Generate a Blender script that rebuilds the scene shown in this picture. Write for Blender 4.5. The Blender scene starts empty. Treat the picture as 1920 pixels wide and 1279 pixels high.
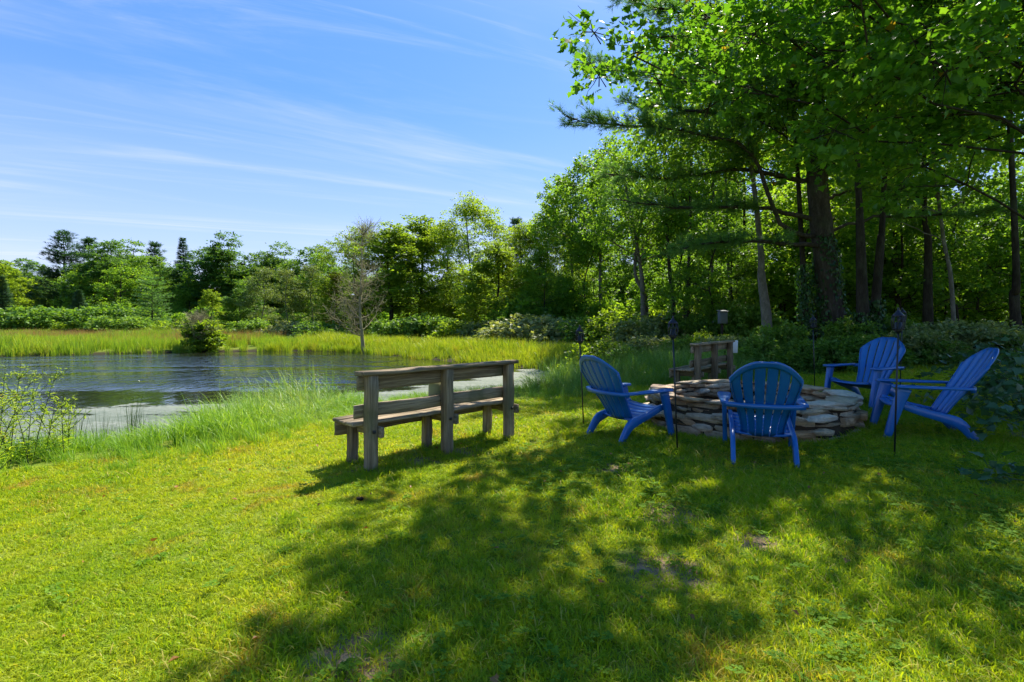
import bpy, math, random
import numpy as np
from mathutils import Vector, Matrix, Euler

# ------------------------------------------------------------------ camera, sky, sun, exposure
S = bpy.context.scene
COL = S.collection
R = math.radians
CAM_H, FPX, HZ = 1.25, 960.0, 603.0          # eye height, focal length and horizon row in photo pixels
cam = bpy.data.cameras.new('camera')
cam.lens, cam.sensor_width = 18.0, 36.0
cam.shift_y = -(639.5 - HZ) / 1920.0
cam.clip_start, cam.clip_end = 0.05, 2000.0
camo = bpy.data.objects.new('camera', cam)
COL.objects.link(camo)
camo.location = (0, 0, CAM_H)
camo.rotation_euler = (R(90), 0, 0)
S.camera = camo

SUN_EL, SUN_AZ = R(53.0), R(28.0)            # azimuth to the right of straight ahead
world = bpy.data.worlds.new('World')
S.world = world
world.use_nodes = True
wn, wl = world.node_tree.nodes, world.node_tree.links
wn.clear()
def wnode(t, **k):
    n = wn.new(t)
    for a, b in k.items(): setattr(n, a, b)
    return n
w_out = wnode('ShaderNodeOutputWorld')
w_bg = wnode('ShaderNodeBackground')
w_bg.inputs['Strength'].default_value = 0.122
sky = wnode('ShaderNodeTexSky', sky_type='NISHITA', sun_disc=False)
sky.sun_elevation, sky.sun_rotation = SUN_EL, SUN_AZ
sky.air_density, sky.dust_density, sky.ozone_density, sky.altitude = 1.0, 0.6, 3.0, 50
# thin cirrus: noise laid on a high flat layer, drawn out along the wind
tc = wnode('ShaderNodeTexCoord')
sep = wnode('ShaderNodeSeparateXYZ')
wl.new(tc.outputs['Generated'], sep.inputs[0])
def wmath(op, a, b=None, c=None, clamp=False):
    n = wnode('ShaderNodeMath', operation=op, use_clamp=clamp)
    for i, v in enumerate((a, b, c)):
        if v is None: continue
        if isinstance(v, (int, float)): n.inputs[i].default_value = v
        else: wl.new(v, n.inputs[i])
    return n.outputs[0]
zc = wmath('ADD', wmath('MAXIMUM', sep.outputs['Z'], 0.0), 0.06)
comb = wnode('ShaderNodeCombineXYZ')
wl.new(wmath('DIVIDE', sep.outputs['X'], zc), comb.inputs['X'])
wl.new(wmath('DIVIDE', sep.outputs['Y'], zc), comb.inputs['Y'])
def cirrus(rot, sx, sy, scale, detail, rough, dist, lo, hi, off):
    m = wnode('ShaderNodeMapping')
    m.inputs['Rotation'].default_value = (0, 0, -rot)
    m.inputs['Location'].default_value = (off, off * .7, 0)
    m0 = wnode('ShaderNodeMapping')
    m0.inputs['Scale'].default_value = (sx, sy, 1)
    wl.new(comb.outputs[0], m.inputs[0]); wl.new(m.outputs[0], m0.inputs[0])
    n = wnode('ShaderNodeTexNoise')
    n.inputs['Scale'].default_value = scale; n.inputs['Detail'].default_value = detail
    n.inputs['Roughness'].default_value = rough; n.inputs['Distortion'].default_value = dist
    wl.new(m0.outputs[0], n.inputs['Vector'])
    r = wnode('ShaderNodeMapRange', interpolation_type='SMOOTHSTEP')
    r.inputs['From Min'].default_value = lo; r.inputs['From Max'].default_value = hi
    wl.new(n.outputs['Fac'], r.inputs['Value'])
    return r.outputs[0]
c1 = cirrus(R(27), .14, .9, 1.4, 7, .6, 1.2, .50, .85, 3.1)
c2 = cirrus(R(24), .07, .42, 1.0, 3, .5, .25, .38, .80, 7.7)
c3 = cirrus(R(25), .15, 1.15, 1.7, 8, .7, 2.2, .50, .80, 11.3)
veil = wmath('MULTIPLY', wmath('SUBTRACT', 1.0, wmath('MULTIPLY', sep.outputs['Z'], 2.0), clamp=True), .80)
cm = wmath('ADD', wmath('MULTIPLY', c1, .50), wmath('ADD', wmath('MULTIPLY', c2, .26), wmath('MULTIPLY', wmath('MULTIPLY', c3, c2), 1.1)))
cm = wmath('ADD', cm, wmath('POWER', veil, 1.7), clamp=True)
# clear deep-blue air: red falls off faster than in the stock sky, blue more slowly
ssep = wnode('ShaderNodeSeparateColor'); wl.new(sky.outputs[0], ssep.inputs[0])
scmb = wnode('ShaderNodeCombineColor')
wl.new(wmath('MULTIPLY', wmath('POWER', ssep.outputs[0], 1.1), .168), scmb.inputs[0])
wl.new(wmath('MULTIPLY', wmath('POWER', ssep.outputs[1], .68), .495), scmb.inputs[1])
wl.new(wmath('MULTIPLY', wmath('POWER', ssep.outputs[2], .62), .96), scmb.inputs[2])
mixc = wnode('ShaderNodeMix', data_type='RGBA')
mixc.inputs[7].default_value = (2.55, 2.62, 2.95, 1)
wl.new(cm, mixc.inputs['Factor']); wl.new(scmb.outputs[0], mixc.inputs[6])
wl.new(mixc.outputs[2], w_bg.inputs['Color'])
wl.new(w_bg.outputs[0], w_out.inputs[0])

sun = bpy.data.lights.new('sun', 'SUN')
sun.energy, sun.angle, sun.color = 3.5, R(0.55), (1.0, .94, .83)
suno = bpy.data.objects.new('sun', sun)
COL.objects.link(suno)
sd = Vector((math.sin(SUN_AZ) * math.cos(SUN_EL), math.cos(SUN_AZ) * math.cos(SUN_EL), math.sin(SUN_EL)))
suno.rotation_euler = (-sd).to_track_quat('-Z', 'Y').to_euler()
suno.location = (0, 0, 30)

S.view_settings.view_transform = 'Standard'
S.view_settings.look = 'None'
S.view_settings.exposure = 1.72
S.view_settings.gamma = 1.0
S.render.engine = 'CYCLES'
S.cycles.use_denoising = True
S.cycles.adaptive_threshold = 0.02
S.cycles.max_bounces = 12
S.cycles.diffuse_bounces = 6
S.cycles.glossy_bounces = 3
S.cycles.transmission_bounces = 8
S.cycles.transparent_max_bounces = 8
S.cycles.sample_clamp_indirect = 5.0
S.cycles.sample_clamp_direct = 12.0
S.cycles.caustics_reflective = False
S.cycles.caustics_refractive = False

# ------------------------------------------------------------------ helpers
def tag(o, label=None, cat=None, group=None, kind=None):
    if label: o['label'] = label
    if cat: o['category'] = cat
    if group: o['group'] = group
    if kind: o['kind'] = kind
    return o

def empty(name, loc, rz=0.0, scale=1.0):
    o = bpy.data.objects.new(name, None)
    COL.objects.link(o)
    o.location = loc; o.rotation_euler = (0, 0, rz); o.scale = (scale,) * 3
    o.empty_display_size = .2
    return o

def npmesh(name, V, F, mat=None, smooth=False):
    """mesh from numpy arrays; F is an (n,3) or (n,4) array or a list of such arrays"""
    V = np.asarray(V, np.float32)
    Fs = F if isinstance(F, list) else [F]
    Fs = [np.asarray(f, np.int32) for f in Fs if len(f)]
    me = bpy.data.meshes.new(name)
    me.vertices.add(len(V)); me.vertices.foreach_set('co', V.ravel())
    nl = sum(f.size for f in Fs); npoly = sum(len(f) for f in Fs)
    me.loops.add(nl); me.polygons.add(npoly)
    me.loops.foreach_set('vertex_index', np.concatenate([f.ravel() for f in Fs]))
    tot = np.concatenate([np.full(len(f), f.shape[1], np.int32) for f in Fs])
    me.polygons.foreach_set('loop_start', np.concatenate([[0], np.cumsum(tot)[:-1]]).astype(np.int32))
    me.polygons.foreach_set('loop_total', tot)
    if smooth: me.polygons.foreach_set('use_smooth', np.ones(npoly, bool))
    if mat: me.materials.append(mat)
    me.update(calc_edges=True)
    me.validate()
    return me

def obj(name, me, parent=None, loc=None, rot=None):
    o = bpy.data.objects.new(name, me)
    COL.objects.link(o)
    if parent: o.parent = parent
    if loc is not None: o.location = loc
    if rot is not None: o.rotation_euler = rot
    return o

class MB:
    """collects quads and triangles"""
    def __init__(s): s.V, s.Q, s.T, s.n = [], [], [], 0
    def add(s, V, Q=None, T=None):
        V = np.asarray(V, float)
        s.V.append(V)
        if Q is not None and len(Q): s.Q.append(np.asarray(Q) + s.n)
        if T is not None and len(T): s.T.append(np.asarray(T) + s.n)
        s.n += len(V)
        return s
    def mesh(s, name, mat, smooth=False):
        F = []
        if s.Q: F.append(np.concatenate(s.Q))
        if s.T: F.append(np.concatenate(s.T))
        return npmesh(name, np.concatenate(s.V), F, mat, smooth)
    def obj(s, name, mat, parent=None, smooth=False, loc=None, rot=None):
        return obj(name, s.mesh(name, mat, smooth), parent, loc, rot)

def copy_tree(o, parent=None):
    c = o.copy(); COL.objects.link(c)
    c.parent = parent
    for ch in o.children: copy_tree(ch, c)
    return c

def loft(rings, closed=True, cap=True):
    """rings (n,m,3) -> V, quads (+ fan caps as triangles)"""
    rings = np.asarray(rings, float); n, m = rings.shape[:2]
    V = rings.reshape(-1, 3)
    i = np.arange(n - 1)[:, None]; j = np.arange(m)[None, :]
    a = i * m + j; b = i * m + (j + 1) % m
    Q = np.stack([a, b, b + m, a + m], -1).reshape(-1, 4)
    T = []
    if cap:
        V = np.concatenate([V, rings[0].mean(0)[None], rings[-1].mean(0)[None]])
        c0, c1 = n * m, n * m + 1
        for k in range(m):
            T.append((c0, (k + 1) % m, k)); T.append((c1, (n - 1) * m + k, (n - 1) * m + (k + 1) % m))
    return V, Q, T

def frames(path):
    path = np.asarray(path, float)
    t = np.gradient(path, axis=0); t /= np.linalg.norm(t, axis=1)[:, None] + 1e-9
    ref = np.array([0., 0, 1]) if abs(t[:, 2]).mean() < .8 else np.array([1., 0, 0])
    u = np.cross(ref, t); u /= np.linalg.norm(u, axis=1)[:, None] + 1e-9
    v = np.cross(t, u)
    return t, u, v

def tube(path, rad, n=8, cap=True):
    path = np.asarray(path, float); rad = np.broadcast_to(np.asarray(rad, float), (len(path),))
    t, u, v = frames(path)
    a = np.arange(n) / n * 2 * np.pi
    ring = path[:, None] + rad[:, None, None] * (np.cos(a)[None, :, None] * u[:, None] + np.sin(a)[None, :, None] * v[:, None])
    return loft(ring, cap=cap)

def spline(pts, n):
    """Catmull-Rom through points"""
    p = np.asarray(pts, float); k = len(p)
    P = np.concatenate([[2 * p[0] - p[1]], p, [2 * p[-1] - p[-2]]])
    out = []
    for s in np.linspace(0, k - 1 - 1e-6, n):
        i = int(s); f = s - i
        a, b, c, d = P[i], P[i + 1], P[i + 2], P[i + 3]
        out.append(.5 * (2 * b + (c - a) * f + (2 * a - 5 * b + 4 * c - d) * f * f + (3 * b - a - 3 * c + d) * f ** 3))
    return np.array(out)

def chamfer_box(L, W, T, c=.006, seg=5, jit=.0012, rng=None):
    """plank along x, centred, chamfered and a little uneven"""
    rng = rng or np.random.default_rng(1)
    w, t = W / 2, T / 2
    prof = np.array([(-w + c, -t), (w - c, -t), (w, -t + c), (w, t - c), (w - c, t), (-w + c, t), (-w, t - c), (-w, -t + c)])
    xs = np.concatenate([[-L / 2, -L / 2 + c], np.linspace(-L / 2, L / 2, seg + 2)[1:-1], [L / 2 - c, L / 2]])
    rings = []
    for k, x in enumerate(xs):
        p = prof.copy()
        if k in (0, len(xs) - 1): p = p * np.array([1 - 1.4 * c / w, 1 - 1.4 * c / t])
        p = p + rng.normal(0, jit, p.shape) + rng.normal(0, jit, (1, 2))
        rings.append(np.column_stack([np.full(8, x) + rng.normal(0, jit, 8), p]))
    return loft(rings)

def ell(center, rad, n=10, m=6):
    u = np.linspace(0, np.pi, m + 1)[1:-1]; a = np.arange(n) / n * 2 * np.pi
    rings = np.array([[(np.sin(t) * np.cos(b), np.sin(t) * np.sin(b), np.cos(t)) for b in a] for t in u])
    return loft(rings * np.asarray(rad) + np.asarray(center))

def revolve(prof, n=10):
    a = np.arange(n) / n * 2 * np.pi
    rings = np.array([[(r * np.cos(b), r * np.sin(b), z) for b in a] for r, z in prof])
    return loft(rings)

# ------------------------------------------------------------------ materials
def hx(r, g, b): return (r, g, b, 1.0)
class NT:
    def __init__(s, name):
        s.m = bpy.data.materials.new(name); s.m.use_nodes = True
        s.n, s.l = s.m.node_tree.nodes, s.m.node_tree.links
        s.n.clear(); s.out = s.n.new('ShaderNodeOutputMaterial')
    def put(s, sock, v):
        if v is None: return
        if hasattr(v, 'is_output'): s.l.new(v, sock)
        else: sock.default_value = v
    def node(s, t, ins=None, **k):
        n = s.n.new(t)
        for a, b in k.items(): setattr(n, a, b)
        for a, b in (ins or {}).items(): s.put(n.inputs[a], b)
        return n
    def math(s, op, a, b=None, c=None, clamp=False):
        n = s.n.new('ShaderNodeMath'); n.operation = op; n.use_clamp = clamp
        for i, v in enumerate((a, b, c)): s.put(n.inputs[i], v)
        return n.outputs[0]
    def noise(s, vec, scale, detail=3, rough=.55, dist=0, sc=None):
        if sc: vec = s.node('ShaderNodeMapping', {'Vector': vec, 'Scale': sc}).outputs[0]
        return s.node('ShaderNodeTexNoise', {'Vector': vec, 'Scale': scale, 'Detail': detail, 'Roughness': rough, 'Distortion': dist}).outputs['Fac']
    def ramp(s, fac, stops, interp='LINEAR'):
        n = s.node('ShaderNodeValToRGB', {'Fac': fac}); e = n.color_ramp.elements
        n.color_ramp.interpolation = interp
        while len(e) < len(stops): e.new(.5)
        for x, (p, c) in zip(e, stops): x.position = p; x.color = c if len(c) == 4 else (*c, 1)
        return n.outputs[0]
    def mix(s, f, a, b, blend='MIX'):
        n = s.n.new('ShaderNodeMix'); n.data_type = 'RGBA'; n.blend_type = blend
        s.put(n.inputs[0], f); s.put(n.inputs[6], a); s.put(n.inputs[7], b)
        return n.outputs[2]
    def rng(s, v, a, b, c=0., d=1., smooth=True):
        return s.node('ShaderNodeMapRange', {'Value': v, 'From Min': a, 'From Max': b, 'To Min': c, 'To Max': d},
                      interpolation_type='SMOOTHSTEP' if smooth else 'LINEAR').outputs[0]
    def bump(s, h, strength, dist=.01):
        return s.node('ShaderNodeBump', {'Height': h, 'Strength': strength, 'Distance': dist}).outputs[0]
    def princ(s, col, rough=.6, spec=.3, normal=None, **k):
        ins = {'Base Color': col, 'Roughness': rough, 'Specular IOR Level': spec}
        ins.update(k)
        p = s.node('ShaderNodeBsdfPrincipled', ins)
        if normal is not None: s.l.new(normal, p.inputs['Normal'])
        return p.outputs[0]
    def done(s, sh): s.l.new(sh, s.out.inputs[0]); return s.m
    def pos(s): return s.n.new('ShaderNodeNewGeometry').outputs['Position']
    def isl(s): return s.n.new('ShaderNodeNewGeometry').outputs['Random Per Island']
    def objc(s): return s.n.new('ShaderNodeTexCoord').outputs['Object']
    def orand(s): return s.n.new('ShaderNodeObjectInfo').outputs['Random']

def leaf_mat(name, dark, mid, light, trans=.45, tcol=None, rough=.5, spec=.25, pscale=.8, accent=None, acc_p=.97, hue_obj=.0):
    t = NT(name)
    i = t.isl()
    f = t.math('ADD', t.math('MULTIPLY', i, .6), t.math('MULTIPLY', t.noise(t.pos(), pscale, 2), .45))
    if hue_obj: f = t.math('ADD', f, t.math('MULTIPLY', t.math('SUBTRACT', t.orand(), .5), hue_obj))
    col = t.ramp(f, [(.1, dark), (.5, mid), (.95, light)])
    if accent: col = t.mix(t.math('GREATER_THAN', i, acc_p), col, hx(*accent))
    tc_ = t.mix(1.0, col, hx(*(tcol or (1.5, 1.35, .45))), 'MULTIPLY')
    d = t.princ(col, rough, spec)
    tr = t.node('ShaderNodeBsdfTranslucent', {'Color': tc_}).outputs[0]
    return t.done(t.node('ShaderNodeMixShader', {0: trans, 1: d, 2: tr}).outputs[0])

M = {}
M['leaf_oak'] = leaf_mat('leaf_oak', (.045, .11, .022), (.09, .20, .036), (.17, .29, .05), .5, hue_obj=.35)
M['leaf_forest'] = leaf_mat('leaf_forest', (.075, .17, .02), (.14, .28, .03), (.24, .38, .045), .60, hue_obj=.3)
M['leaf_lime'] = leaf_mat('leaf_lime', (.09, .17, .018), (.17, .28, .026), (.26, .36, .04), .64, hue_obj=.2)
M['leaf_olive'] = leaf_mat('leaf_olive', (.08, .13, .035), (.14, .21, .055), (.22, .28, .08), .42, hue_obj=.2)
M['leaf_yellow'] = leaf_mat('leaf_yellow', (.12, .15, .012), (.22, .24, .015), (.34, .33, .03), .5)
M['leaf_maple'] = leaf_mat('leaf_maple', (.04, .125, .014), (.085, .22, .02), (.16, .31, .03), .62, rough=.42, spec=.4,
                           accent=(.22, .16, .02), acc_p=.992)
M['leaf_shrub'] = leaf_mat('leaf_shrub', (.06, .14, .02), (.12, .24, .035), (.2, .33, .06), .48, hue_obj=.4)
M['leaf_pale'] = leaf_mat('leaf_pale', (.09, .14, .04), (.19, .25, .09), (.36, .40, .2), .42, hue_obj=.3)
M['leaf_ivy'] = leaf_mat('leaf_ivy', (.014, .05, .012), (.026, .085, .02), (.05, .13, .03), .3, rough=.35, spec=.45)
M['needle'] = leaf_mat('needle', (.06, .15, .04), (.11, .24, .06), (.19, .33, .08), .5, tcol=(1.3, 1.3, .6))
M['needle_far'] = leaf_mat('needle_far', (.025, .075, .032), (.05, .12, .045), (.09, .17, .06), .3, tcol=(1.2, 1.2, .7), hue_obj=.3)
M['clover'] = leaf_mat('clover', (.06, .15, .012), (.11, .22, .018), (.17, .29, .03), .42, rough=.7, spec=.06, pscale=3)

def grass_mat(name, stops, patch=None, trans=.45, sc=1.0, rough=.42, spec=.35, tcol=(1.45, 1.3, .4), straw=0):
    t = NT(name); p = t.pos(); i = t.isl()
    big = t.noise(p, .55 * sc, 3, .6); fine = t.noise(p, 5.5 * sc, 3, .6)
    f = t.math('ADD', t.math('MULTIPLY', big, 1.0), t.math('ADD', t.math('MULTIPLY', fine, .75), t.math('MULTIPLY', i, .45)))
    f = t.math('SUBTRACT', f, .20)
    col = t.ramp(t.math('MULTIPLY', f, .62), stops)
    if patch:
        q = t.noise(p, 1.7 * sc, 4, .65, .6)
        w = t.math('MULTIPLY', t.rng(q, .54, .68), t.rng(i, .3, .8))
        col = t.mix(w, col, hx(*patch))
    if straw: col = t.mix(t.math('GREATER_THAN', i, 1 - straw), col, hx(.50, .43, .10))
    tr = t.node('ShaderNodeBsdfTranslucent', {'Color': t.mix(1.0, col, hx(*tcol), 'MULTIPLY')}).outputs[0]
    return t.done(t.node('ShaderNodeMixShader', {0: trans, 1: t.princ(col, rough, spec), 2: tr}).outputs[0])
M['lawn'] = grass_mat('lawn', [(.25, (.11, .235, .013)), (.45, (.205, .345, .015)), (.62, (.33, .42, .019)), (.8, (.45, .465, .042))], (.41, .30, .055), trans=.5, straw=.05, spec=.12)
M['tall'] = grass_mat('tall', [(.25, (.10, .23, .015)), (.5, (.19, .36, .03)), (.75, (.32, .46, .07))], trans=.5, spec=.22)
M['sedge'] = grass_mat('sedge', [(.25, (.08, .19, .02)), (.5, (.17, .32, .05)), (.75, (.33, .42, .14))], trans=.42, spec=.3)
M['rush'] = grass_mat('rush', [(.25, (.03, .07, .025)), (.6, (.06, .11, .035)), (.8, (.12, .15, .05))], trans=.2)
M['meadow'] = grass_mat('meadow', [(.25, (.10, .20, .018)), (.45, (.20, .31, .02)), (.7, (.34, .40, .04))], (.33, .25, .07), sc=.35)
M['reed_far'] = grass_mat('reed_far', [(.25, (.10, .22, .02)), (.5, (.19, .34, .03)), (.8, (.36, .42, .06))], (.34, .25, .08), sc=.4)
M['seedhead'] = grass_mat('seedhead', [(.2, (.20, .10, .05)), (.6, (.32, .19, .09)), (.9, (.4, .27, .13))], trans=.3)
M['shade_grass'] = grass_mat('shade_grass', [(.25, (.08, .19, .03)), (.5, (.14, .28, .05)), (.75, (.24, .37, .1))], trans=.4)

def mat_ground():
    t = NT('ground'); p = t.pos()
    a = t.noise(p, .6, 4, .6); b = t.noise(p, 9, 4, .65); c = t.noise(p, 60, 3, .7)
    f = t.math('ADD', t.math('MULTIPLY', a, .5), t.math('ADD', t.math('MULTIPLY', b, .4), t.math('MULTIPLY', c, .3)))
    col = t.ramp(f, [(.35, (.07, .115, .012)), (.55, (.13, .185, .018)), (.72, (.2, .21, .03)), (.85, (.26, .2, .06))])
    soil = t.ramp(b, [(.3, (.12, .085, .045)), (.55, (.26, .19, .11)), (.75, (.40, .32, .19))])
    # worn dry spots in the turf
    w = None
    for (x, y, r) in DRY:
        d = t.node('ShaderNodeVectorMath', {0: p, 1: (x, y, 0)}, operation='DISTANCE').outputs['Value']
        k = t.rng(t.math('ADD', d, t.math('MULTIPLY', t.math('SUBTRACT', b, .5), .25)), r * .45, r, 1, 0)
        w = k if w is None else t.math('MAXIMUM', w, k)
    col = t.mix(w, col, soil)
    sepn = t.node('ShaderNodeSeparateXYZ', {0: p})
    mud = t.rng(sepn.outputs['Z'], WATER_Z + .02, WATER_Z + .16, 1, 0)
    col = t.mix(mud, col, hx(.035, .028, .018))
    return t.done(t.princ(col, .95, .1, t.bump(t.math('ADD', b, c), .6, .03)))

def mat_wood():
    t = NT('weathered_wood'); p = t.objc(); r = t.orand()
    off = t.node('ShaderNodeVectorMath', {0: p, 1: t.node('ShaderNodeCombineXYZ', {0: t.math('MULTIPLY', r, 37), 1: t.math('MULTIPLY', r, 11), 2: t.math('MULTIPLY', r, 5)}).outputs[0]}, operation='ADD').outputs[0]
    g1 = t.noise(off, 14, 5, .65, .4, sc=(.12, 3, 3)); g2 = t.noise(off, 60, 3, .6, .2, sc=(.05, 3, 3)); g3 = t.noise(off, 3, 3, .5)
    f = t.math('ADD', t.math('MULTIPLY', g1, .55), t.math('ADD', t.math('MULTIPLY', g2, .3), t.math('MULTIPLY', t.math('SUBTRACT', r, .5), .12)))
    col = t.ramp(f, [(.24, (.038, .026, .014)), (.40, (.19, .142, .085)), (.54, (.37, .29, .185)), (.70, (.60, .50, .36))])
    moss = t.math('MULTIPLY', t.rng(g3, .52, .68), .55)
    col = t.mix(moss, col, hx(.085, .095, .04))
    return t.done(t.princ(col, .85, .2, t.bump(t.math('ADD', g1, g2), .55, .006)))

def mat_stone():
    t = NT('field_stone'); p = t.objc(); r = t.orand()
    a = t.noise(p, 7, 5, .65, .3); b = t.noise(p, 40, 4, .7); lay = t.noise(p, 9, 4, .6, .3, sc=(1, 1, 7))
    base = t.ramp(r, [(0, (.32, .25, .17)), (.2, (.58, .46, .30)), (.38, (.68, .57, .41)), (.55, (.42, .35, .27)), (.75, (.56, .36, .19)), (1, (.74, .66, .52))], 'LINEAR')
    v = t.math('ADD', t.math('MULTIPLY', a, .7), t.math('ADD', t.math('MULTIPLY', lay, .5), t.math('MULTIPLY', b, .3)))
    col = t.mix(1.0, base, t.ramp(v, [(.45, (.32, .30, .29)), (.68, (.9, .88, .86)), (.95, (1.3, 1.27, 1.2))]), 'MULTIPLY')
    col = t.mix(t.math('MULTIPLY', t.rng(a, .58, .72), .55), col, hx(.24, .125, .055))
    col = t.mix(t.math('MULTIPLY', t.rng(lay, .62, .74), .5), col, hx(.34, .36, .30))
    return t.done(t.princ(col, .9, .2, t.bump(t.math('ADD', t.math('MULTIPLY', lay, 1.2), t.math('ADD', a, b)), 1.0, .03)))

def mat_blue():
    t = NT('blue_plastic'); p = t.objc()
    a = t.noise(p, 3.5, 4, .6); b = t.noise(p, 90, 3, .6); g = t.noise(p, 24, 4, .7)
    col = t.mix(t.rng(a, .35, .75), hx(.003, .098, .34), hx(.006, .130, .41))
    col = t.mix(t.math('MULTIPLY', t.rng(g, .60, .74), .30), col, hx(.16, .20, .27))
    return t.done(t.princ(col, t.rng(a, .3, .7, .30, .48), .5, t.bump(b, .10, .002), **{'Coat Weight': .35, 'Coat Roughness': .18}))

def mat_bark(name, c0, c1, c2, moss=.3, zs=.25):
    t = NT(name); p = t.objc()
    a = t.noise(p, 9, 5, .7, .5, sc=(1, 1, zs)); b = t.noise(p, 38, 4, .7, 0, sc=(1, 1, .4)); c = t.noise(p, 1.6, 3, .6)
    f = t.math('ADD', t.math('MULTIPLY', a, .7), t.math('MULTIPLY', b, .35))
    col = t.ramp(f, [(.3, c0), (.52, c1), (.75, c2)])
    col = t.mix(t.math('MULTIPLY', t.rng(c, .5, .7), moss), col, hx(.07, .085, .045))
    return t.done(t.princ(col, .95, .1, t.bump(f, .9, .03)))

def mat_plain(name, col, rough=.5, spec=.4, var=.25, sc=12, metal=0):
    t = NT(name); p = t.objc(); a = t.noise(p, sc, 4, .6)
    c = t.mix(t.math('MULTIPLY', a, var * 1.6), hx(*col), hx(*[x * .45 for x in col]))
    return t.done(t.princ(c, rough, spec, t.bump(a, .2, .003), Metallic=metal))

def mat_water():
    t = NT('pond_water'); p = t.pos()
    wind = t.noise(p, .16, 3, .5, .3, sc=(.55, 1.5, 1))
    sx = t.node('ShaderNodeSeparateXYZ', {0: p})
    # the breeze ruffles the open middle; the sheltered margins lie smooth
    w1 = t.rng(sx.outputs['Y'], 12.3, 15.0); w2 = t.rng(sx.outputs['Y'], 24.5, 28.5, 1, 0); w3 = t.rng(t.math('ADD', sx.outputs['X'], t.math('MULTIPLY', sx.outputs['Y'], .22)), -1.2, 1.2, 1, 0)
    ruff = t.math('MULTIPLY', t.math('MULTIPLY', w1, w2), t.math('MULTIPLY', w3, t.rng(wind, .36, .56, .12, 1)))
    r1 = t.noise(p, 2.2, 3, .55, .4, sc=(1.5, .8, 1)); r2 = t.noise(p, .9, 2, .5, .2, sc=(1.2, .8, 1))
    h = t.math('MULTIPLY', t.math('ADD', r1, t.math('MULTIPLY', r2, .4)), t.math('ADD', t.math('MULTIPLY', ruff, 1.0), .035))
    return t.done(t.princ(hx(.016, .020, .011), .035, .5, t.bump(h, 1.0, .26), IOR=1.33))

def mat_scum():
    t = NT('pond_scum'); p = t.pos()
    a = t.noise(p, .9, 5, .62, .5, sc=(.55, 1.5, 1)); b = t.noise(p, 9, 4, .7); c = t.noise(p, 34, 3, .7)
    col = t.ramp(t.math('ADD', t.math('MULTIPLY', a, .5), t.math('MULTIPLY', b, .5)), [(.34, (.05, .075, .03)), (.5, (.12, .14, .095)), (.66, (.22, .23, .18))])
    at = t.node('ShaderNodeAttribute', attribute_name='cover').outputs['Fac']
    cov = t.math('ADD', at, t.math('ADD', t.math('MULTIPLY', t.math('SUBTRACT', a, .5), 2.4), t.math('MULTIPLY', t.math('SUBTRACT', b, .5), .6)))
    m = t.rng(cov, .42, .56)
    sh = t.princ(col, .55, .4, t.bump(t.math('ADD', b, c), .4, .01))
    return t.done(t.node('ShaderNodeMixShader', {0: m, 1: t.node('ShaderNodeBsdfTransparent').outputs[0], 2: sh}).outputs[0])

M['wood'] = mat_wood(); M['stone'] = mat_stone(); M['blue'] = mat_blue()
M['bark_pine'] = mat_bark('bark_pine', (.018, .014, .011), (.055, .045, .037), (.12, .105, .09))
M['bark_grey'] = mat_bark('bark_grey', (.05, .045, .038), (.13, .12, .105), (.25, .235, .21), .35, .5)
M['bark_dark'] = mat_bark('bark_dark', (.012, .010, .007), (.032, .026, .020), (.07, .06, .048), .4)
M['deadwood'] = mat_bark('deadwood', (.16, .135, .07), (.30, .27, .15), (.44, .40, .25), .3)
M['black'] = mat_plain('black_metal', (.012, .012, .013), .45, .5, .3)
M['bronze'] = mat_plain('dark_bronze', (.04, .035, .045), .3, .5, .4, 30, .7)
M['white'] = mat_plain('white_plastic', (.72, .73, .74), .5, .4, .12, 6)
M['greybox'] = mat_plain('grey_box', (.11, .125, .13), .7, .3, .3, 8)
M['olive'] = mat_plain('olive_board', (.36, .36, .19), .7, .3, .2, 9)
M['ash'] = mat_plain('ash', (.09, .085, .08), .95, .1, .6, 14)
M['soil'] = mat_plain('soil', (.075, .056, .036), .95, .1, .6, 20)
M['clod'] = mat_plain('clod', (.018, .012, .008), .9, .2, .5, 30)
M['dead_leaf'] = leaf_mat('dead_leaf', (.10, .045, .012), (.24, .11, .03), (.36, .2, .06), .2, tcol=(1.2, .9, .5))
M['stem'] = mat_plain('stem', (.07, .10, .03), .7, .3, .4, 20)
M['twig'] = mat_plain('twig', (.06, .05, .035), .8, .2, .4, 20)
M['goldenrod'] = leaf_mat('goldenrod', (.35, .26, .02), (.5, .38, .03), (.6, .48, .06), .3)
M['weed'] = leaf_mat('weed', (.15, .26, .02), (.25, .37, .03), (.36, .46, .06), .55)
M['vine'] = leaf_mat('vine', (.03, .085, .03), (.05, .13, .05), (.10, .18, .09), .35, rough=.35, spec=.5, pscale=3)

# ------------------------------------------------------------------ terrain
WATER_Z = -0.45
POND = spline([(-60, 17), (-42, 22.5), (-25.5, 25.0), (-18.2, 28.3), (-12, 29.2), (-7.9, 27.6), (-4.6, 23.6), (-2.2, 21.0), (0, 18.8), (2.05, 16.6),
               (3.1, 15.5), (2.3, 13.7), (.8, 12.3), (-1.2, 10.8), (-2.6, 9.9), (-3.5, 8.7), (-4.1, 7.0), (-5.2, 5.95), (-7.4, 4.5), (-13, 2.2), (-26, 0), (-60, -4)], 160)
LAWN = np.array([(-3.6, 4.3), (-2.95, 4.96), (-2.25, 5.94), (-1.95, 6.45), (-1.2, 6.9), (-.4, 7.3), (.85, 8.1), (1.6, 8.6), (2.3, 9.0), (3.0, 9.3), (3.9, 9.5), (5.4, 9.9), (7.0, 10.4),
                 (9.0, 10.9), (11.5, 11.3), (15, 11), (18, 8), (18, -6), (-7, -6), (-6.5, 0), (-5.2, 2.6), (-4.3, 3.6)])
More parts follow.
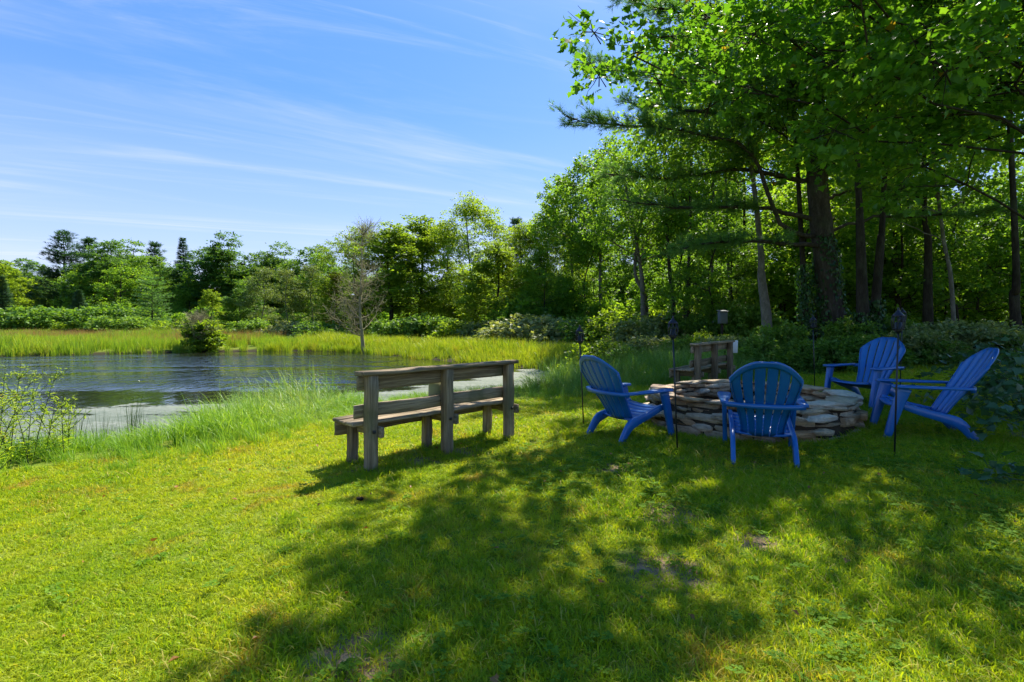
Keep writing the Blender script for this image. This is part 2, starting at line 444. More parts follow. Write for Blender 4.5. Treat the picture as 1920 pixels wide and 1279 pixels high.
DRY = [(.90, 4.30, .24), (1.05, 3.36, .30), (.80, 2.60, .30), (-.60, 1.9, .24), (1.4, 2.95, .18), (-.80, 4.55, .22), (-.45, 4.9, .25), (-1.2, 4.3, .2), (6.6, 6.1, .4), (5.1, 5.0, .35)]

def sdist(poly, P):
    """signed distance to a polygon, negative inside"""
    P = np.asarray(P, float)[:, :2]
    out = np.empty(len(P))
    A = poly; B = np.roll(poly, -1, 0); E = B - A; L2 = (E ** 2).sum(1) + 1e-12
    for s in range(0, len(P), 20000):
        p = P[s:s + 20000]
        W = p[:, None] - A[None]
        tt = np.clip((W * E).sum(2) / L2, 0, 1)
        D = np.sqrt(((W - tt[..., None] * E) ** 2).sum(2)).min(1)
        cond = ((A[:, 1] > p[:, 1:2]) != (B[:, 1] > p[:, 1:2])) & (p[:, 0:1] < E[:, 0] * (p[:, 1:2] - A[:, 1]) / np.where(E[:, 1] == 0, 1e-9, E[:, 1]) + A[:, 0])
        ins = cond.sum(1) % 2 == 1
        out[s:s + 20000] = np.where(ins, -D, D)
    return out

def sstep(x, a, b):
    t = np.clip((x - a) / (b - a), 0, 1); return t * t * (3 - 2 * t)

def ground_z(P):
    P = np.atleast_2d(np.asarray(P, float))
    x, y = P[:, 0], P[:, 1]
    d = sdist(POND, P)
    plat = -.22 * sstep(y, 13, 19) * (1 - sstep(x, 5, 12)) + .042 * np.clip(x - 1.6, 0, 8) * (1 - .5 * sstep(y, 14, 26))
    plat = plat + .012 * np.sin(1.7 * x + .6) * np.sin(1.3 * y) + .012 * np.sin(.7 * x - 1.1 * y)
    far = sstep(np.hypot(x, y), 60, 300)
    plat = plat + .5 * far
    w = np.where(y > 14, 1.4, np.where(x < -3, 1.5, 2.0))
    z = WATER_Z - .03 + (plat - WATER_Z + .03) * sstep(d, -.05, w)
    return np.where(d < 0, WATER_Z - .03 - .6 * sstep(-d, 0, 3), z)

def gz(x, y): return float(ground_z([(x, y)])[0])

M['ground'] = mat_ground(); M['water'] = mat_water(); M['scum'] = mat_scum()

def axis(n, near, far, c=0.0):
    u = np.linspace(-1, 1, n)
    return c + np.sign(u) * (np.abs(u) * near + (np.abs(u) ** 5) * far)
gx = axis(301, 26, 900); gy = axis(301, 26, 900, 9)
GX, GY = np.meshgrid(gx, gy, indexing='ij')
P = np.column_stack([GX.ravel(), GY.ravel()])
V = np.column_stack([P, ground_z(P)])
n = 301
ii, jj = np.meshgrid(np.arange(n - 1), np.arange(n - 1), indexing='ij')
a = (ii * n + jj).ravel()
Q = np.stack([a, a + n, a + n + 1, a + 1], 1)
tag(obj('ground', npmesh('ground', V, Q, M['ground'], True)), kind='structure')
# pond
wx0, wx1, wy0, wy1 = -58, 4.5, -4, 31
V = np.array([(wx0, wy0, WATER_Z), (wx1, wy0, WATER_Z), (wx1, wy1, WATER_Z), (wx0, wy1, WATER_Z)])
tag(obj('pond_water', npmesh('pond_water', V, np.array([[0, 1, 2, 3]]), M['water'])), kind='structure')
# floating scum: a thin sheet hugging the near shore and filling the narrow arm
sx_ = np.arange(-22, 4.2, .25); sy_ = np.arange(2, 20, .25)
A, B = np.meshgrid(sx_, sy_, indexing='ij'); P = np.column_stack([A.ravel(), B.ravel()])
front = np.interp(P[:, 0], [-22, -14, -9, -6, -3.8, -2.4, -.6, .8, 2, 4], [7.8, 8.9, 9.7, 10.1, 11.9, 13.2, 15.6, 18.6, 20, 20])
cov = .5 + (front - P[:, 1]) * .42
cov = np.clip(cov, -.6, 1.25)
V = np.column_stack([P, np.full(len(P), WATER_Z + .005)])
m_ = len(sy_); ii, jj = np.meshgrid(np.arange(len(sx_) - 1), np.arange(m_ - 1), indexing='ij'); a = (ii * m_ + jj).ravel()
Q = np.stack([a, a + m_, a + m_ + 1, a + 1], 1)
Q = Q[(cov[Q].max(1) > -.45) & (sdist(POND, V[Q].mean(1)) < .5)]
me = npmesh('pond_scum', V, Q, M['scum'])
at_ = me.attributes.new('cover', 'FLOAT', 'POINT'); at_.data.foreach_set('value', cov.astype(np.float32)[:len(me.vertices)])
tag(obj('pond_scum', me), 'grey green floating scum on the pond along its near bank', 'scum', kind='stuff')

# ------------------------------------------------------------------ scatter (one object of uncountable stuff)
def scatter(name, protos, pts, rotz, scale, pid, mat, label, cat, tilt=None):
    Vs, Fs, ids, k0 = [], [], [], 0
    for k, (v, f) in enumerate(protos):
        Vs.append(v); Fs.append(np.asarray(f) + k0); k0 += len(v); ids.append(np.full(len(v), -(k + 1)))
    Vs.append(pts); ids.append(pid)
    F = np.concatenate(Fs)
    nP = k0
    me = bpy.data.meshes.new(name)
    V = np.concatenate(Vs).astype(np.float32)
    me.vertices.add(len(V)); me.vertices.foreach_set('co', V.ravel())
    me.loops.add(F.size); me.polygons.add(len(F))
    me.loops.foreach_set('vertex_index', F.ravel().astype(np.int32))
    me.polygons.foreach_set('loop_start', np.arange(0, F.size, 3, dtype=np.int32))
    me.polygons.foreach_set('loop_total', np.full(len(F), 3, np.int32))
    mats = mat if isinstance(mat, list) else [mat]
    for m in mats: me.materials.append(m)
    me.update(calc_edges=True)
    a = me.attributes.new('pid', 'INT', 'POINT'); a.data.foreach_set('value', np.concatenate(ids).astype(np.int32))
    rot = np.zeros((len(V), 3), np.float32); rot[nP:, 2] = rotz
    if tilt is not None: rot[nP:, 0] = tilt[:, 0]; rot[nP:, 1] = tilt[:, 1]
    a = me.attributes.new('rot', 'FLOAT_VECTOR', 'POINT'); a.data.foreach_set('vector', rot.ravel())
    sc = np.ones((len(V), 3), np.float32); sc[nP:] = np.asarray(scale).reshape(len(pts), -1)
    a = me.attributes.new('scl', 'FLOAT_VECTOR', 'POINT'); a.data.foreach_set('vector', sc.ravel())
    o = obj(name, me)
    ng = bpy.data.node_groups.new(name, 'GeometryNodeTree')
    ng.interface.new_socket('Geometry', in_out='INPUT', socket_type='NodeSocketGeometry')
    ng.interface.new_socket('Geometry', in_out='OUTPUT', socket_type='NodeSocketGeometry')
    N, L = ng.nodes, ng.links
    gi, go = N.new('NodeGroupInput'), N.new('NodeGroupOutput')
    join = N.new('GeometryNodeJoinGeometry')
    pida = N.new('GeometryNodeInputNamedAttribute'); pida.data_type = 'INT'; pida.inputs[0].default_value = 'pid'
    ra = N.new('GeometryNodeInputNamedAttribute'); ra.data_type = 'FLOAT_VECTOR'; ra.inputs[0].default_value = 'rot'
    sa = N.new('GeometryNodeInputNamedAttribute'); sa.data_type = 'FLOAT_VECTOR'; sa.inputs[0].default_value = 'scl'
    e2r = N.new('FunctionNodeEulerToRotation'); L.new(ra.outputs[0], e2r.inputs[0])
    def sel(val):
        c = N.new('FunctionNodeCompare'); c.data_type = 'INT'; c.operation = 'EQUAL'
        ins = [s for s in c.inputs if s.type == 'INT']
        L.new(pida.outputs[0], ins[0]); ins[1].default_value = val
        s = N.new('GeometryNodeSeparateGeometry'); s.domain = 'POINT'
        L.new(gi.outputs[0], s.inputs[0]); L.new(c.outputs[0], s.inputs[1])
        return s.outputs[0]
    for k in range(len(protos)):
        iop = N.new('GeometryNodeInstanceOnPoints')
        L.new(sel(k), iop.inputs['Points']); L.new(sel(-(k + 1)), iop.inputs['Instance'])
        L.new(e2r.outputs[0], iop.inputs['Rotation']); L.new(sa.outputs[0], iop.inputs['Scale'])
        L.new(iop.outputs[0], join.inputs[0])
    L.new(join.outputs[0], go.inputs[0])
    md = o.modifiers.new('scatter', 'NODES'); md.node_group = ng
    return tag(o, label, cat, kind='stuff')

def blades(rng, n, h0, h1, w, spread, lean, seg=2, droop=.3, dirbias=None):
    """tuft of n tapering, arching blades as triangles"""
    V, F = [], []
    for k in range(n):
        az = rng.uniform(0, 2 * np.pi); h = rng.uniform(h0, h1); r = spread * math.sqrt(rng.uniform())
        b = np.array([r * math.cos(az + rng.normal(0, 1)), r * math.sin(az + rng.normal(0, 1)), 0])
        la = az + rng.normal(0, .6)
        if dirbias is not None and rng.uniform() < .7: la = dirbias + rng.normal(0, .5)
        d = np.array([math.cos(la), math.sin(la), 0]); l = abs(rng.normal(lean, lean * .5)) * h
        fa = rng.uniform(0, np.pi); s = np.array([math.cos(fa), math.sin(fa), 0]) * w * rng.uniform(.7, 1.3) / 2
        i0 = len(V)
        for q in range(seg):
            t = q / seg; wq = 1 - .55 * t
            c = b + d * l * t ** 1.8 + np.array([0, 0, h * (t - droop * t ** 3 * (l / h))])
            V += [c - s * wq, c + s * wq]
        V.append(b + d * l + np.array([0, 0, h * (1 - droop * (l / h))]))
        for q in range(seg - 1):
            a = i0 + 2 * q; F += [(a, a + 1, a + 3), (a, a + 3, a + 2)]
        a = i0 + 2 * (seg - 1); F.append((a, a + 1, a + 2))
    return np.array(V), np.array(F)

def sample(rng, x0, x1, y0, y1, dens, test):
    N_ = int((x1 - x0) * (y1 - y0) * dens)
    p = np.column_stack([rng.uniform(x0, x1, N_), rng.uniform(y0, y1, N_)])
    return p[test(p)]

def vn(P, s, seed=0):
    """cheap smooth noise in -1..1"""
    r = np.random.default_rng(seed); out = 0
    for k in range(5):
        a = r.uniform(0, 2 * np.pi); f = s * r.uniform(.6, 1.7)
        out = out + np.sin(f * (P[:, 0] * math.cos(a) + P[:, 1] * math.sin(a)) + r.uniform(0, 6.3))
    return out / 2.6

PIT = np.array([2.80, 6.15]); PIT_R = 1.20

# ------------------------------------------------------------------ benches
def part(name, parent, dims, loc, rot=(0, 0, 0), mat='wood', c=.006, seg=5, jit=.0014, seed=0):
    mb = MB().add(*chamfer_box(*dims, c=c, seg=seg, jit=jit, rng=np.random.default_rng(seed)))
    return mb.obj(name, M[mat], parent, loc=loc, rot=rot)

def make_bench():
    """long axis x from the near post (0) to the far post (1.62); y points to the sitter's front"""
    r = empty('bench', (0, 0, 0))
    L = 1.62; v = (0, -math.pi / 2, 0)
    for k, x in enumerate((0.0, .80, L)):
        po = part('post', r, (.86, .090, .086), (x, -.012, .365), (R(2.2), -math.pi / 2, 0), seed=10 + k, jit=.002)      # sunk a little into the turf
        part('front_leg', r, (.42, .088, .07), (x + .03, .345, .15), v, seed=20 + k)
        part('seat_support', r, (.46, .09, .036), (x + .068, .145, .318), (R(90), 0, R(90)), seed=30 + k)
        b = part('bolt', r, (.016, .026, .026), (x, -.066, .33), (0, 0, R(90)), mat='black', c=.003, seg=1, jit=0)
        b.parent = po; b.matrix_parent_inverse = po.matrix_basis.inverted()
    part('top_rail', r, (L + .20, .15, .036), (L / 2, .005, .806), (R(-2), 0, 0), seed=41, seg=8, jit=.0012)
    part('upper_back_board', r, (L + .17, .036, .115), (L / 2, .057, .722), (R(2.2), 0, 0), seed=42, seg=8, jit=.002)
    part('lower_back_board', r, (L + .20, .034, .112), (L / 2 - .01, .067, .49), (R(2.2), 0, 0), seed=43, seg=8, jit=.002)
    for k, y in enumerate((.105, .235, .365)):
        part('seat_plank', r, (L + .24 + .01 * (k % 2), .122, .030), (L / 2 - .01 + .006 * k, y, .384 + .001 * k), (R(-.6), 0, 0), seed=50 + k, seg=8, jit=.002)
    part('front_board', r, (L + .2, .034, .12), (L / 2, .408, .305), (0, 0, 0), seed=60, seg=8, jit=.002)
    return r
bench = make_bench()
bx0 = np.array([-1.17, 4.22]); bx1 = np.array([-.05, 5.38])
bench.location = (*bx0, gz(*bx0) + .0); bench.rotation_euler = (0, 0, math.atan2(*(bx1 - bx0)[::-1]))
tag(bench, 'weathered grey wooden bench with tall back, standing on sunlit lawn facing the pond', 'bench', 'matching wooden benches')
bench2 = copy_tree(bench)
q0 = np.array([2.98, 8.25]); q1 = np.array([4.14, 9.62])
bench2.location = (*q0, gz(*q0) + .02); bench2.rotation_euler = (0, 0, math.atan2(*(q1 - q0)[::-1]))
tag(bench2, 'smaller looking shaded wooden bench behind the stone fire pit, by the tall grass', 'bench', 'matching wooden benches')
# pale board fixed to the front bench only
part('name_board', bench, (.155, .016, .13), (.745, .098, .605), (R(2), 0, 0), mat='olive', c=.004, seg=2, jit=.0005, seed=3)['label'] = 'pale olive board beside the middle post'
w = MB().add(*chamfer_box(.21, .035, .24, c=.012, seg=3, jit=.0008))  # thin plain white plastic sheet hanging at the bench end
bm = Matrix.Rotation(bench2.rotation_euler[2], 3, 'Z')
wl_ = Vector(bench2.location) + bm @ Vector((1.83, .0, .70))
wp = w.obj('white_sheet', M['white'], loc=wl_, rot=(R(3), 0, bench2.rotation_euler[2] - R(35)))
tag(wp, 'blank white plastic sheet hung on the far end of the shaded bench', 'sign')

# ------------------------------------------------------------------ moulded garden chairs
PROF = spline([(-.215, .215), (-.30, .35), (-.405, .50), (-.53, .69), (-.635, .865), (-.685, .955)], 60)
PS = np.concatenate([[0], np.cumsum(np.linalg.norm(np.diff(PROF, axis=0), axis=1))]); PS /= PS[-1]
def back_pt(s, u, off=0.0):
    x = np.interp(s, PS, PROF[:, 0]); z = np.interp(s, PS, PROF[:, 1])
    tx = np.interp(s, PS, np.gradient(PROF[:, 0])); tz = np.interp(s, PS, np.gradient(PROF[:, 1])); l = np.hypot(tx, tz)
    nx, nz = tz / l, -tx / l                              # faces the sitter
    hw = .185 + .118 * sstep(s, 0.0, .85)
    dish = .055 * u * u + off
    return np.stack([x + nx * dish, u * hw, z + nz * dish], -1)
def solid(Pf, Pb):
    nu, nv = Pf.shape[:2]
    V = np.concatenate([Pf.reshape(-1, 3), Pb.reshape(-1, 3)]); o = nu * nv
    Q = []
    for i in range(nu - 1):
        for j in range(nv - 1):
            a = i * nv + j; Q.append((a, a + nv, a + nv + 1, a + 1)); Q.append((o + a, o + a + 1, o + a + nv + 1, o + a + nv))
    for i in range(nu - 1):
        a = i * nv; Q.append((a, o + a, o + a + nv, a + nv)); a += nv - 1; Q.append((a, a + nv, o + a + nv, o + a))
    for j in range(nv - 1):
        a = j; Q.append((a, a + 1, o + a + 1, o + a)); a = (nu - 1) * nv + j; Q.append((a, o + a, o + a + 1, a + 1))
    return V, Q
def s_top(u): return 1 - .27 * np.abs(u) ** 2.3
def rect_loft(path, hw, hh, up):
    """path (n,3); cross-section half sizes along y (hw) and across (hh) in the xz plane; chamfered"""
    path = np.asarray(path, float); t = np.gradient(path, axis=0); t /= np.linalg.norm(t, axis=1)[:, None]
    y = np.array([0, 1., 0]); rings = []
    for p, d, a, b in zip(path, t, np.broadcast_to(hw, len(path)), np.broadcast_to(hh, len(path))):
        nrm = np.cross(d, y); nrm /= np.linalg.norm(nrm); c = min(a, b) * .35
        rings.append([p + y * sy + nrm * sz for sy, sz in ((-a + c, -b), (a - c, -b), (a, -b + c), (a, b - c), (a - c, b), (-a + c, b), (-a, b - c), (-a, -b + c))])
    return loft(rings)

def make_chair():
    """faces +x"""
    r = empty('garden_chair', (0, 0, 0)); m = M['blue']
    ns, gap = 6, .052
    for k in range(ns):
        u = np.linspace(-1 + 2 * k / ns + gap / 2, -1 + 2 * (k + 1) / ns - gap / 2, 5)
        uc = u.mean(); w = (u - uc) / (u[-1] - uc)
        tt = np.linspace(0, 1, 16)
        top = s_top(u) - .012 * w * w
        Sg = tt[None, :] * top[:, None]
        U = np.broadcast_to(u[:, None], Sg.shape)
        bul = (.007 * (1 - w * w))[:, None]
        MB().add(*solid(back_pt(Sg, U, .008 + bul), back_pt(Sg, U, -.006))).obj('slat', m, r, True)
    u = np.linspace(-1, 1, 25); tt = np.linspace(0, 1, 4)
    Sg = (s_top(u) + .012)[:, None] - .075 * (1 - tt)[None, :]; U = np.broadcast_to(u[:, None] * 1.015, Sg.shape)
    MB().add(*solid(back_pt(Sg, U, .004), back_pt(Sg, U, -.014))).obj('top_rim', m, r, False)
    for s in (-1, 1):
        sg = np.linspace(0, s_top(1) + .0, 14); uu = np.array([s * (1 - gap * .25), s * 1.02])
        if s < 0: uu = uu[::-1]
        Sg = np.broadcast_to(sg[None, :], (2, 14)); U = np.broadcast_to(uu[:, None], (2, 14))
        MB().add(*solid(back_pt(Sg, U, .012), back_pt(Sg, U, -.020))).obj('side_rim', m, r, False)
    # band behind the back joining the two arms
    a = np.linspace(-1, 1, 15)
    mid = np.stack([-.468 + .095 * np.abs(a) ** 2.4, a * .335, np.full(15, .532)], -1)
    t = np.gradient(mid, axis=0); t /= np.linalg.norm(t, axis=1)[:, None]; nn = np.cross(t, [0, 0, 1.])
    rings = [[p + q * dx + np.array([0, 0, dz]) for dx, dz in ((-.016, -.022), (.016, -.022), (.02, 0), (.016, .022), (-.016, .022))] for p, q in zip(mid, nn)]
    MB().add(*loft(rings)).obj('back_band', m, r, False)
    for s in (-1, 1):
        # arm: a paddle, broad and rounded at the front
        cx = np.array([.345, .335, .30, .24, .12, -.02, -.16, -.30, -.385])
        cw = np.array([.028, .048, .064, .068, .062, .052, .042, .034, .030])
        cy = np.array([.325, .325, .325, .325, .327, .33, .334, .336, .335]) * s
        rings = [[(x, y - w_, .532), (x, y + w_, .532), (x, y + w_ * 1.04, .548), (x, y + w_ * .9, .559), (x, y - w_ * .9, .559), (x, y - w_ * 1.04, .548)] for x, y, w_ in zip(cx, cy, cw)]
        MB().add(*loft(rings)).obj('arm', m, r, False)
        path = spline([(.225, s * .325, .535), (.27, s * .322, .40), (.33, s * .316, .2), (.395, s * .312, -.03)], 10)
        ww = np.interp(np.linspace(0, 1, 10), [0, .2, .55, 1], [.068, .060, .052, .034])
        MB().add(*rect_loft(path, .022, ww, 1)).obj('front_leg', m, r, False)
        path = spline([(-.455, s * .262, -.03), (-.375, s * .262, .085), (-.28, s * .262, .185), (-.15, s * .262, .228), (.05, s * .262, .278), (.22, s * .264, .332), (.30, s * .266, .352)], 18)
        hh = np.interp(np.linspace(0, 1, 18), [0, .2, .38, .6, 1], [.034, .046, .056, .042, .030])
        MB().add(*rect_loft(path, .021, hh, 1)).obj('side_rail', m, r, False)
    xs = np.linspace(.335, -.215, 8)
    zt = np.interp(xs, [-.215, -.1, .1, .26, .335], [.245, .262, .318, .362, .345])
    for k in range(7):
        x0, x1 = xs[k] - .005, xs[k + 1] + .005
        px = np.linspace(x1, x0, 4); yy = np.linspace(-.255, .255, 9)
        X, Y = np.meshgrid(px, yy, indexing='ij')
        Z = np.interp(X, xs[::-1], zt[::-1]) - .018 * (1 - (Y / .255) ** 2) + .004 * np.sin((X - x1) / (x0 - x1) * np.pi)
        Pf = np.stack([X, Y, Z], -1); Pb = Pf - np.array([0, 0, .017])
        MB().add(*solid(Pf, Pb)).obj('seat_slat', m, r, False)
    return r
chair = make_chair()
CH = [((1.27, 5.52), 33, 'blue plastic garden chair left of the fire pit, nearest the wooden bench'),
      ((2.26, 4.66), 69, 'blue plastic garden chair with its slatted back squarely to the viewer'),
      ((4.62, 6.75), 206, 'blue plastic garden chair farthest back, beyond the right side of the fire pit'),
      ((4.10, 5.16), 157, 'blue plastic garden chair in side view at far right, facing the fire pit')]
for k, (p, h, lab) in enumerate(CH):
    o = chair if k == 0 else copy_tree(chair)
    o.location = (*p, gz(*p) + .012); o.rotation_euler = (0, 0, R(h)); o.scale = (.86, .92, .92)
    tag(o, lab, 'chair', 'blue garden chairs round the fire pit')

# ------------------------------------------------------------------ stone fire pit
def make_pit():
    rng = np.random.default_rng(7)
    r = empty('stone_fire_pit', (*PIT, gz(*PIT)))
    tag(r, 'round dry stacked fieldstone fire pit encircled by blue chairs on the lawn', 'fire pit')
    z = -.04
    courses = [(.100, .38), (.075, .28), (.090, .36), (.055, .26), (.055, .42), (.042, .46)]
    for ci, (h, ln) in enumerate(courses):
        a = rng.uniform(0, 6.28); end = a + 2 * np.pi
        Ro = PIT_R - .015 * ci
        top = ci == len(courses) - 1
        while a < end - .05:
            da = min(ln * rng.uniform(.55, 1.45) / Ro, end - a)
            if end - a - da < .12: da = end - a
            if top and rng.uniform() < .12: a += da; continue
            hh = h * rng.uniform(.84, 1.14)
            ro = Ro + rng.normal(0, .035) + (.03 if top else 0); ri = ro - rng.uniform(.20, .27) - (.05 if top else 0)
            nu, nr, nz = max(3, int(da * Ro / .13) + 1), 2, 3
            am = a + da / 2; g = .012 / Ro
            U = np.linspace(a + g, a + da - g, nu); Rr = np.linspace(ri, ro, nr); Zz = np.linspace(0, 1, nz)
            G = np.zeros((nu, nr, nz, 3))
            tl, tl2 = rng.normal(0, .008), rng.normal(0, .02)
            for i, uu in enumerate(U):
                for j, rr in enumerate(Rr):
                    for k, zz in enumerate(Zz):
                        e = max(abs(2 * i / (nu - 1) - 1), 0); f = abs(2 * k / (nz - 1) - 1)
                        rad = rr
                        if j == nr - 1: rad -= .004 * e ** 8 + .001 * f ** 2 + abs(rng.normal(0, .020))
                        if j == 0: rad += .016 * e ** 8 + .004 * f ** 2 + abs(rng.normal(0, .022))
                        zc_ = z + .004 + zz * (hh - .006) + tl * (2 * i / (nu - 1) - 1) + tl2 * (j - .5)
                        zc_ += (1 - k) * .008 * e ** 6 + rng.normal(0, .0065)
                        uu2 = uu + rng.normal(0, .015) * (e > .99)
                        G[i, j, k] = (rad * math.cos(uu2), rad * math.sin(uu2), zc_)
            V = G.reshape(-1, 3); I = np.arange(nu * nr * nz).reshape(nu, nr, nz); Q = []
            for k, fl in ((0, 0), (nz - 1, 1)):
                for i in range(nu - 1):
                    for j in range(nr - 1):
                        q = (I[i, j, k], I[i, j + 1, k], I[i + 1, j + 1, k], I[i + 1, j, k]); Q.append(q if not fl else q[::-1])
            for j, fl in ((0, 0), (nr - 1, 1)):
                for i in range(nu - 1):
                    for k in range(nz - 1):
                        q = (I[i, j, k], I[i + 1, j, k], I[i + 1, j, k + 1], I[i, j, k + 1]); Q.append(q if not fl else q[::-1])
            for i, fl in ((0, 0), (nu - 1, 1)):
                for j in range(nr - 1):
                    for k in range(nz - 1):
                        q = (I[i, j, k], I[i, j, k + 1], I[i, j + 1, k + 1], I[i, j + 1, k]); Q.append(q if not fl else q[::-1])
            c = V.mean(0)
            MB().add(V - c, np.array(Q)).obj('stone', M['stone'], r, False, loc=c)
            a += da
        z += h
    # dark soil-coloured ring added inside the wall so its gaps aren't see-through
    rings = []
    for rr, zz in ((PIT_R - .17, -.05), (PIT_R - .17, .29), (PIT_R - .09, .29), (PIT_R - .09, -.05)):
        rings.append([((rr + rng.normal(0, .008)) * math.cos(b), (rr + rng.normal(0, .008)) * math.sin(b), zz) for b in np.arange(40) / 40 * 2 * np.pi])
    MB().add(*loft(rings, cap=False)).obj('gap_backing', M['soil'], r)
    # ash floor
    V = [(0, 0, .03)]; T = []
    for k in range(24):
        b = k / 24 * 2 * np.pi; V.append((.95 * math.cos(b), .95 * math.sin(b), .015))
        T.append((0, 1 + k, 1 + (k + 1) % 24))
    MB().add(V, None, T).obj('ash_bed', M['ash'], r)
    return r
make_pit()

# ------------------------------------------------------------------ garden torches
def make_torch(h, lean, seed):
    r = empty('garden_torch', (0, 0, 0))
    hb = h - .20
    top = np.array([lean[0], lean[1], hb])
    MB().add(*tube([(0, 0, -.05), tuple(top * .5), tuple(top)], .0075, 7)).obj('pole', M['black'], r, True)
    def rv(prof, name, mat, par=r):
        return MB().add(*revolve(prof, 12)).obj(name, M[mat], par, False, loc=top)
    head = rv([(.010, -.02), (.018, -.012), (.030, 0), (.034, .012), (.028, .02), (.026, .075), (.010, .08)], 'canister', 'black')
    rv([(.030, .135), (.044, .128), (.046, .136), (.026, .158), (.012, .176), (.007, .186), (.010, .193), (.004, .205)], 'cap', 'bronze')
    rv([(.040, .018), (.044, .018), (.044, .026), (.040, .026)], 'ring', 'black')
    cage = rv([(.040, .128), (.045, .128), (.045, .134), (.040, .134)], 'cage_rim', 'black')
    for k in range(8):                                             # bowed cage bars
        b = k / 8 * 2 * np.pi; p = [(rr * math.cos(b + tw), rr * math.sin(b + tw), z) for rr, z, tw in ((.034, .010, 0), (.045, .04, .18), (.047, .085, .36), (.042, .132, .54))]
        MB().add(*tube(p, .0042, 5)).obj('cage_bar', M['black'], cage, True)
    return r
TORCH = [((.835, 5.95), 1.19, (-.045, .02), 'black garden torch behind the left blue chair, leftmost of the torches'),
         ((1.575, 4.87), 1.29, (-.03, .03), 'black garden torch in front of the left part of the fire pit'),
         ((3.33, 4.46), 1.30, (-.022, -.02), 'nearest right torch, its pole crossing the far right chairs to the lawn'),
         ((5.53, 7.3), 1.27, (-.03, 0), 'black garden torch just right of the nearest right one but farther back'),
         ((4.85, 8.2), 1.21, (.025, 0), 'black garden torch behind the fire pit, against dark tree trunks')]
for k, (p, h, ln, lab) in enumerate(TORCH):
    o = make_torch(h, ln, k); o.location = (*p, gz(*p)); o.rotation_euler = (0, 0, k * .7)
    tag(o, lab, 'torch', 'black garden torches')

# box on a post among the shrubs
bb = empty('nest_box', (6.5, 15.8, gz(6.5, 15.8)))
tag(bb, 'small grey box on a post among shrubs behind the shaded bench', 'nest box')
MB().add(*tube([(0, .05, -.1), (0, .05, 1.3)], .04, 7)).obj('post', M['bark_dark'], bb)
part('box', bb, (.24, .2, .36), (0, 0, 1.27), mat='greybox', c=.008, seg=2, seed=4)
_r = part('roof', bb, (.29, .27, .03), (0, -.01, 1.475), (R(8), 0, 0), mat='greybox', c=.006, seg=2, seed=5)

# ------------------------------------------------------------------ foliage builders
def nrm(a): return a / (np.linalg.norm(a, axis=-1, keepdims=True) + 1e-9)
LEAF2 = (np.array([(0, 0, 0), (.5, .30, .06), (1.0, 0, -.04), (.5, -.30, .06)]), np.array([(0, 1, 2), (0, 2, 3)]))
NARROW = (np.array([(0, 0, 0), (.45, .14, .03), (1.0, 0, -.12), (.45, -.14, .03)]), np.array([(0, 1, 2), (0, 2, 3)]))
_m = [(0, 0), (.06, .22), (.02, .48), (.30, .36), (.36, .60), (.55, .30), (1.0, 0), (.55, -.30), (.36, -.60), (.30, -.36), (.02, -.48), (.06, -.22)]
MAPLE = (np.array([(.30, 0, -.03)] + [(x, y, .16 * abs(y) - .10 * x * x) for x, y in _m]), np.array([(0, 1 + k, 1 + (k + 1) % 12) for k in range(12)]))
SPRAYF = (np.array([(0, -.09, 0), (0, .09, 0), (1, 0, 0), (.1, .0, 0), (.45, .30, .05), (.85, .38, .05), (.1, 0, 0), (.45, -.30, .05), (.85, -.38, .05), (.05, 0, .02), (.35, .08, .16), (.75, -.05, .26)]), np.arange(12).reshape(4, 3))
SPRAY = (np.array([(0, -.02, 0), (.0, .02, 0), (1, 0, 0), (.1, .05, .0), (.2, .05, 0), (.75, .30, .05), (.1, -.05, .0), (.2, -.05, 0), (.75, -.30, .05),
                   (.05, 0, .02), (.12, 0, .04), (.7, .02, .26), (.3, 0, .02), (.38, 0, .02), (.95, .18, -.04), (.3, 0, .0), (.38, 0, -.02), (.95, -.18, -.04)]),
         np.arange(18).reshape(6, 3))

def stamp(shape, pos, xdir, up, size):
    """copy a small leaf mesh to many places"""
    Lv, Lf = shape
    x = nrm(xdir); y = nrm(np.cross(up, x)); z = np.cross(x, y)
    size = np.asarray(size)[:, None, None]
    V = pos[:, None] + size * (Lv[None, :, 0:1] * x[:, None] + Lv[None, :, 1:2] * y[:, None] + Lv[None, :, 2:3] * z[:, None])
    F = Lf[None] + (np.arange(len(pos)) * len(Lv))[:, None, None]
    return V.reshape(-1, 3), F.reshape(-1, 3)

def rdir(rng, n, up=0.0):
    d = rng.normal(size=(n, 3)); d[:, 2] += up
    return nrm(d)

def lobe_leaves(rng, lobes, per, size, shape, flat=.8, twig=26, fill=.55):
    """leaves on twigs inside ball-like clumps; lobes rows: x y z rx ry rz"""
    P_, X_, U_, S_ = [], [], [], []
    lobes = np.asarray(lobes, float)
    vol = (lobes[:, 3] * lobes[:, 4] * lobes[:, 5]) ** (2 / 3); cnt = per * vol / vol.mean()
    for L, c in zip(lobes, cnt):
        c = int(c)
        if c < 4: continue
        T = max(5, int(twig)); d = rdir(rng, T, .25)
        ln = rng.uniform(.72, 1.12, T)
        k = rng.integers(0, T, c); t = fill + (1 - fill) * rng.uniform(0, 1, c) ** .8
        jit = rng.normal(0, .13, (c, 3)); jit[:, 2] *= .55
        p = L[:3] + (d[k] * (ln[k] * t)[:, None] + jit) * L[3:6]
        P_.append(p)
        X_.append(nrm(d[k] * [1, 1, .5] + rng.normal(0, .6, (c, 3)) + [0, 0, -.25]))
        U_.append(nrm(rng.normal(0, 1 - flat * .6, (c, 3)) + np.array([0, 0, flat * 1.3]) + d[k] * .35))
        S_.append(size * rng.uniform(.5, 1.4, c))
    return stamp(shape, np.concatenate(P_), np.concatenate(X_), np.concatenate(U_), np.concatenate(S_))

